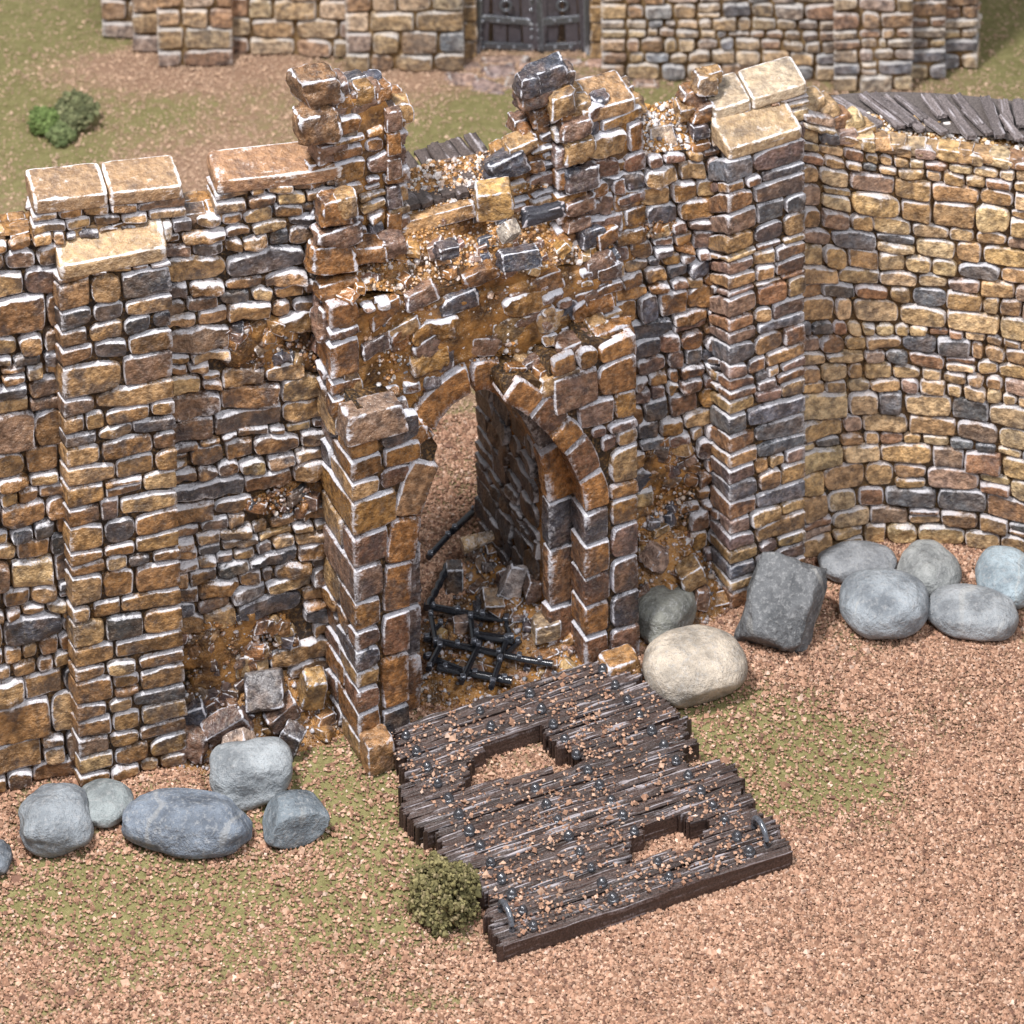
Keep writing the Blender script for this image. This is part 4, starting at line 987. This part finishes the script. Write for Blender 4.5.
# portcullis
pc=thing('fallen_portcullis','fallen glossy black iron portcullis lattice on the rubble under the arch','portcullis',U(480,650))
def bar(x0,y0,x1,y1,z,r,n=9,flat=False,rib=False):
    A_=U(x0,y0,z);B_=U(x1,y1,z); a=Acc(); pts=np.linspace(A_,B_,24); 
    q=noise(pts,2.,3)*.02; pts[:,2]+=q
    r*=.86; A_[2]-=.07; B_[2]-=.07; pts[:,2]-=.07; rad=np.full(24,r); 
    if rib: rad=r*(1+.16*np.cos(np.linspace(0,30,24)))
    tube(a,pts,rad,(.022,.024,.032),.22); o=a.build('bar',MI,pc)
    if not rib:
        for t in np.linspace(.1,.9,max(2,int(np.linalg.norm(B_-A_)/.22))):
            a=Acc(); block(a,A_+(B_-A_)*t+[0,0,r*.9],(.030,.030,.026),None,(.10,.105,.13),3,.3,tpl=CB,wearm=.9); a.build('rivet',MI,o)
for b_ in [(424,600,516,615,.26,.045),(472,628,513,634,.26,.05),(424,633,553,658,.24,.04),(438,662,512,675,.20,.05),(441,638,428,664,.30,.036),(480,636,461,677,.28,.036),(508,628,491,682,.26,.036),(476,503,452,526,.30,.045),(450,528,428,552,.26,.04),(442,616,425,634,.25,.03),(520,634,498,655,.24,.03),(430,606,436,640,.30,.035),(470,608,474,640,.30,.035),(424,650,470,668,.22,.04),(505,612,512,634,.28,.03)]: bar(*b_)
bar(447,560,427,602,.30,.045,rib=True)
# foundation stones, loose stones on top
tag_g='small loose stones lying on the ruined gate top'
loose('fallen_stone','squared brown stone with white edges on the ground at the left foot of the gate',377,750,.16,(.15,.14,.17),rz=25,col=(.36,.2,.1),k=10,rough=.8)
loose('fallen_stone','squared tan stone at the right foot of the arch, touching the drawbridge corner',620,667,.13,(.19,.14,.14),rz=26,col=(.42,.23,.1),k=9,rough=.9)
zq=RS[20,:,2].mean()
loose('fallen_stone','large bright tan cube standing on the rubble of the gate top',494,199,zd+.16,(.19,.12,.155),rz=5,rx=8,ry=-3,col=(.55,.34,.14),k=12,rough=.7)
loose('fallen_stone','tiny pale cube like a die on the slope above the arch',509,231,zd-.05,(.085,.08,.085),rz=40,rx=35,ry=15,col=(.5,.45,.4),k=12,rough=.6)
loose('fallen_stone','long dark slate block with white top edges on the rubble slope above the arch',519,258,zd-.17,(.20,.09,.09),rz=18,rx=-12,col=DK,k=10)
loose('charred_beam','short charred black timber lying at the foot of the right parapet stub',543,213,zd-.05,(.22,.07,.07),rz=20,rx=0,col=(.035,.035,.045),mat=MW,cat='beam',k=7,rough=1.6)
loose('fallen_stone','small dark broken stone half sunk in the slope, left above the arch',448,249,zd-.12,(.13,.08,.06),rz=25,col=DK,k=7,rough=1.5,cut=.4)

# ================================================================== DRAWBRIDGE
ZB=.20
Lp=lambda k:(404.5+10.75*k,733.5+15.9*k); Rp=lambda k:(602+12.4*k,668+15.4*k)
extL=[6,12,8,14,44,38,20,36,44,22,36,30,36]; extR=[12,22,30,30,34,24,8,40,40,42,44,12,36]; extR[11]=38;extR[10]=30;extR[9]=36;extL[10]=20;extL[9]=26
extL=[8,14,22,34,44,42,34,40,44,26,22,38,40]
db=thing('drawbridge','lowered dark wooden drawbridge with rivet bolts, two holes and a ragged edge','drawbridge',U(590,790))
h1=[(458,790),(474,762),(482,747),(505,733),(540,722),(548,740),(560,748),(582,758),(577,770),(548,768),(520,775),(505,778)]
h2=[(624,862),(630,842),(645,826),(684,812),(688,822),(712,814),(709,832),(690,848),(660,856)]
def inside(x,y,poly):
    r=False;n=len(poly)
    for i in range(n):
        x0,y0=poly[i];x1,y1=poly[(i+1)%n]
        if (y0>y)!=(y1>y) and x<(x1-x0)*(y-y0)/(y1-y0)+x0: r=not r
    return r
wid=.205; ns_=3; TS=np.linspace(0,1,200)
for k in range(13):
    segs={0:Acc(),1:Acc()}
    for q in range(ns_):
        kk_=k+(q+.5)/ns_-.5
        lx,ly=Lp(kk_);rx_,ry_=Rp(kk_); dx,dy=(rx_-lx),(ry_-ly); dl=math.hypot(dx,dy); ex,ey=dx/dl,dy/dl
        eL=extL[k]+rr(-5,5)*(k<12)+(0 if k<12 else rr(-1,1)); eR=extR[k]+rr(-5,5)*(k<12)
        A_=U(lx-ex*eL,ly-ey*eL,ZB); B_=U(rx_+ex*eR,ry_+ey*eR,ZB)
        d=B_-A_; L_=np.linalg.norm(d); R_=rotz(math.atan2(d[1],d[0]))
        X_,Y_=projA(A_+d*TS[:,None]); ins=[inside(x,y,h1) or inside(x,y,h2) for x,y in zip(X_,Y_)]
        i=0; sn=0
        while i<200:
            if ins[i]: i+=1; continue
            j=i
            while j+1<200 and not ins[j+1]: j+=1
            t0,t1=TS[i],TS[j]
            if t1-t0>.02:
                j0=t0+(rr(-.018,.018) if i>0 else 0); j1=t1+(rr(-.018,.018) if j<199 else 0)
                c=A_+d*(j0+j1)/2+np.array([0,0,rr(-.014,.012)]); LL=L_*(j1-j0)
                plank(segs[min(sn,1)],c,LL,wid/ns_*1.03,ZB-.012,R_,k*31+q*5+i,col=np.array((.056,.035,.030))*rr(.6,1.35),nl=max(8,int(LL*26)),nw=21,ridge=.018,splinter=1.,wear0=.02)
                sn+=1
            i=j+1
    for g_ in segs.values():
        if g_.n: g_.build('board',MW,db)
# bolts share one mesh
a=Acc(); V,Fq=CB; th=np.linspace(0,math.pi/2,6); rads=np.r_[.050,.048,.043*np.cos(th)]; zs=np.r_[-.02,.010,.010+.042*np.sin(th)]
ph=np.linspace(0,2*math.pi,15); Pg=np.stack([rads[:,None]*np.cos(ph)[None],rads[:,None]*np.sin(ph)[None],zs[:,None]+0*ph[None]],-1)
a.grid(Pg,(.06,.06,.07),np.tile((zs*9).clip(0,.5)[:,None],(1,15))); bm=a.build('bolt',MI,loc=(0,0,0)); bmesh_=bm.data; bpy.data.objects.remove(bm)
cols=[lambda k:(406+10.6*k,736+15.9*k), lambda k:(480+11.1*k,711+15.7*k), lambda k:(530+11.6*k,694+15.3*k), lambda k:(603+12.2*k,670+15.2*k)]
for f_ in cols:
    for k in range(13):
        x,y=f_(k)
        if inside(x,y,h1) or inside(x,y,h2): continue
        p=U(x,y,ZB+.01)-base_of(db); o=bpy.data.objects.new('bolt',bmesh_); sc.collection.objects.link(o); o.parent=db; o.location=tuple(p+[0,0,.01]); o.rotation_euler=(rr(-.1,.1),rr(-.1,.1),rr(0,6)); s_=rr(.85,1.15); o.scale=(s_,s_,s_)
for (x,y) in ((762,833),(508,917)):
    c=U(x,y,ZB+.03); a=Acc(); th=np.linspace(-.25,math.pi+.25,16); dr=rotz(math.radians(115))
    tube(a,np.array([c+dr@np.array([.13*math.cos(t),.02,.13*math.sin(t)]) for t in th]),.028,(.12,.13,.155),.35); a.build('shackle',MI,db)
# crumbs on the boards
n=7000; tt=rng.random(n); kk=rng.uniform(-.4,12.4,n); pts=[]
for t,k in zip(tt,kk):
    lx,ly=Lp(k);rx_,ry_=Rp(k); x=lx-20+(rx_-lx+45)*t; y=ly+8-(ly-ry_+16)*t
    if inside(x,y,h1) or inside(x,y,h2): continue
    p=U(x,y,ZB+.02)
    if rng.random()<.30+.45*noise(p,1.6,44)+.3*noise(p,7,45): pts.append(p)
a=Acc(); grits(a,np.array(pts),.0145,PC,flat=(.5,.9),octa=True); o=a.build('bridge_crumbs',MCR,smooth=False); stuff(o); tag(o,'pinkish crumbs strewn over the drawbridge boards','gravel')

# ================================================================== PEBBLES
def pebble(label,px,py,w_,h_,col,rz=0,seed=0,flat_=.62,bump_=.18,k=2.25,cutp=None,group='smooth river pebbles lying before the wall',z0=0.,asp=None):
    s=F/np.linalg.norm(U(px,py)-CO)*1.10
    c0=U(px,py+h_*.15)
    a_=w_/2/s; hh_=h_/2/s; c_=hh_*flat_*1.05; b_=math.sqrt(max(hh_**2-(c_*.9)**2,.01))/.78
    if asp: b_=b_*asp
    nu,nv=56,36; th=np.linspace(0,2*math.pi,nu+1)[:-1]; ph=np.linspace(0,math.pi,nv)
    TH,PH=np.meshgrid(th,ph); D=np.stack([np.cos(TH)*np.sin(PH),np.sin(TH)*np.sin(PH),np.cos(PH)],-1)
    kn=(np.sum(abs(D)**k,-1))**(1/k); r=1/kn
    r=r*(1+bump_*fbm(D+seed*3.7,1.1,2,seed+1)+.30*bump_*fbm(D+seed,2.4,3,seed+2))
    Q=D*r[...,None]
    if cutp:
        for (nx,ny,nz,lim) in cutp:
            nn=np.array([nx,ny,nz],float);nn/=np.linalg.norm(nn); ex=np.maximum(Q@nn-lim,0); Q=Q-ex[...,None]*nn*.93
    sc3=np.array([a_,b_,c_]); Q=Q*sc3
    Q=Q@rotz(math.radians(rz)).T
    Q=np.concatenate([Q,Q[:,:1]],1)
    c=c0.copy()
    for _ in range(6):
        px_,py_=projA(Q+np.array([c[0],c[1],c_*.88])); mx=(px_.min()+px_.max())/2; my=(py_.min()+py_.max())/2
        c=c+(U(512+px-mx,512+py-my)-U(512,512))
    px_,py_=projA(Q+np.array([c[0],c[1],c_*.88])); f1=w_/(px_.max()-px_.min()); f2=h_/(py_.max()-py_.min())
    Rz_=rotz(math.radians(rz)); Q=Q*np.array([f1,f2,f2]); 
    for _ in range(4):
        px_,py_=projA(Q+np.array([c[0],c[1],c_*f2*.88])); c=c+(U(512+px-(px_.min()+px_.max())/2,512+py-(py_.min()+py_.max())/2)-U(512,512))
    a=Acc(); a.grid(Q+np.array([c[0],c[1],c_*f2*.86]),col,0.)
    return tag(a.build('pebble',MP,loc=(c[0],c[1],0)),label,'pebble',group)
BG=(.20,.225,.255);LG=(.33,.345,.36)
pebble('dark grey pebble cut off by the left edge of the view',0,858,26,38,(.15,.17,.20),0,1)
pebble('rounded blue grey pebble with a narrower top, left end of the left row',56,820,76,76,(.235,.26,.29),20,2,bump_=.16)
pebble('small smooth grey oval pebble behind, between the first and the widest pebble',104,803,60,50,(.25,.28,.29),-30,3,.5,.08)
pebble('widest blue grey pebble with a pale vein across it, left of the drawbridge',187,823,132,72,(.17,.20,.25),-8,4,.66,.15,2.6)
pebble('pale grey flat-topped pebble leaning on the left rubble heap',251,774,84,76,(.31,.335,.36),10,5,.8,.13,3.)
pebble('wedge-shaped slate grey pebble pointing right, right end of the left row',296,819,68,60,(.16,.19,.22),-15,6,.6,.14,2.2,cutp=[(.55,-.75,.1,.62),(-.8,-.3,.3,.72)])
pebble('greenish grey mottled pebble wedged against the right arch pier',665,613,64,74,(.235,.235,.21),-40,7,.6,.10,2.6)
pebble('big cream beige pebble beside the drawbridge corner',695,666,106,84,(.50,.43,.355),15,8,.62,.05,2.3,cutp=[(.1,-1,-.35,.86)])
a=Acc(); c=U(781,604,.30); block(a,c,(.385,.42,.27),rotz(math.radians(-24))@rotx(math.radians(30))@roty(math.radians(10)),(.135,.14,.15),7,1.3,.08,tpl=CBF,cut=.35,wearm=0)
tag(a.build('pebble',MP,loc=(c[0],c[1],0)),'large angular dark slate pebble standing before the tall pilaster','pebble','smooth river pebbles lying before the wall')
pebble('flat grey pebble lying against the curved wall behind two others',857,562,80,44,(.24,.25,.27),5,10,.55,.09)
pebble('round light blue grey pebble in front, third from the right edge',884,603,90,72,(.28,.31,.345),-5,11,.62,.07,2.4)
pebble('dull grey round pebble against the curved wall, behind the gap between two',929,569,66,60,(.28,.29,.29),0,12,.6,.09)
pebble('low oval pale grey pebble lying in front, second from the right edge',972,612,94,58,(.29,.31,.335),-10,13,.55,.08,2.5)
pebble('light blue pebble cut off by the right edge of the view',1006,577,62,64,(.33,.40,.45),0,14,.6,.05)

# ================================================================== BUSHES
def bush(name,label,blobs,colr,n,size,group=None):
    c0=U(*blobs[0][:2]); a=Acc(); pts=[];cl=[]
    for (x,y,w_,h_) in blobs:
        s=F/np.linalg.norm(U(x,y)-CO)*1.08; r=np.array([w_/2/s,w_/2/s,h_/2/s*.85]); c=U(x,y+h_*.25)
        m=int(n*w_*h_/sum(b[2]*b[3] for b in blobs)); D=rng.normal(size=(m,3)); D/=np.linalg.norm(D,axis=1)[:,None]
        rad=rng.uniform(.35,1.,m)**.5*(1+.34*fbm(D+x,2.6,3,6)); lump=noise(D*1.0+x,3.6,15); keep=(lump>-.45)|(rad<.7); 
        q=D*rad[:,None]*r; q[:,2]+=r[2]*.9; q=q[keep]; q[:,2]=np.maximum(q[:,2],0); pts.append(q+c)
    q=np.concatenate(pts); grits(a,q,size,colr,flat=(.4,1.))
    a2=Acc()
    for (x,y,w_,h_) in blobs:
        s=F/np.linalg.norm(U(x,y)-CO)*1.08; c=U(x,y+h_*.25); r=w_/2/s*.5
        block(a,c+[0,0,r*.9],(r,r,r*h_/w_*.9),None,colr[1][0],2.2,1.,tpl=CBF,wearm=0)
    return tag(a.build(name,MB,loc=c0,smooth=False),label,'bush',group)
OL=[((.155,.135,.06),3),((.10,.09,.04),2),((.22,.19,.09),2),((.26,.21,.12),1)]
bush('bush','olive green foam bush at the left edge of the drawbridge',[(446,897,54,52),(426,907,30,30),(465,893,30,38),(440,915,36,26)],OL,11000,.017)
bush('bush','bright green round bush at left of the far field clump',[(45,124,28,28)],[((.13,.18,.06),3),((.09,.13,.04),2),((.19,.25,.09),1)],2200,.026,'three bushes growing in the far field')
bush('bush','largest dull olive bush of the far field clump',[(76,117,38,38)],[((.15,.16,.08),3),((.10,.11,.055),2),((.22,.22,.12),1)],3600,.026,'three bushes growing in the far field')
bush('bush','smallest green bush in front of the far field clump',[(62,136,24,20)],[((.15,.18,.08),3),((.10,.13,.055),2)],1500,.026,'three bushes growing in the far field')
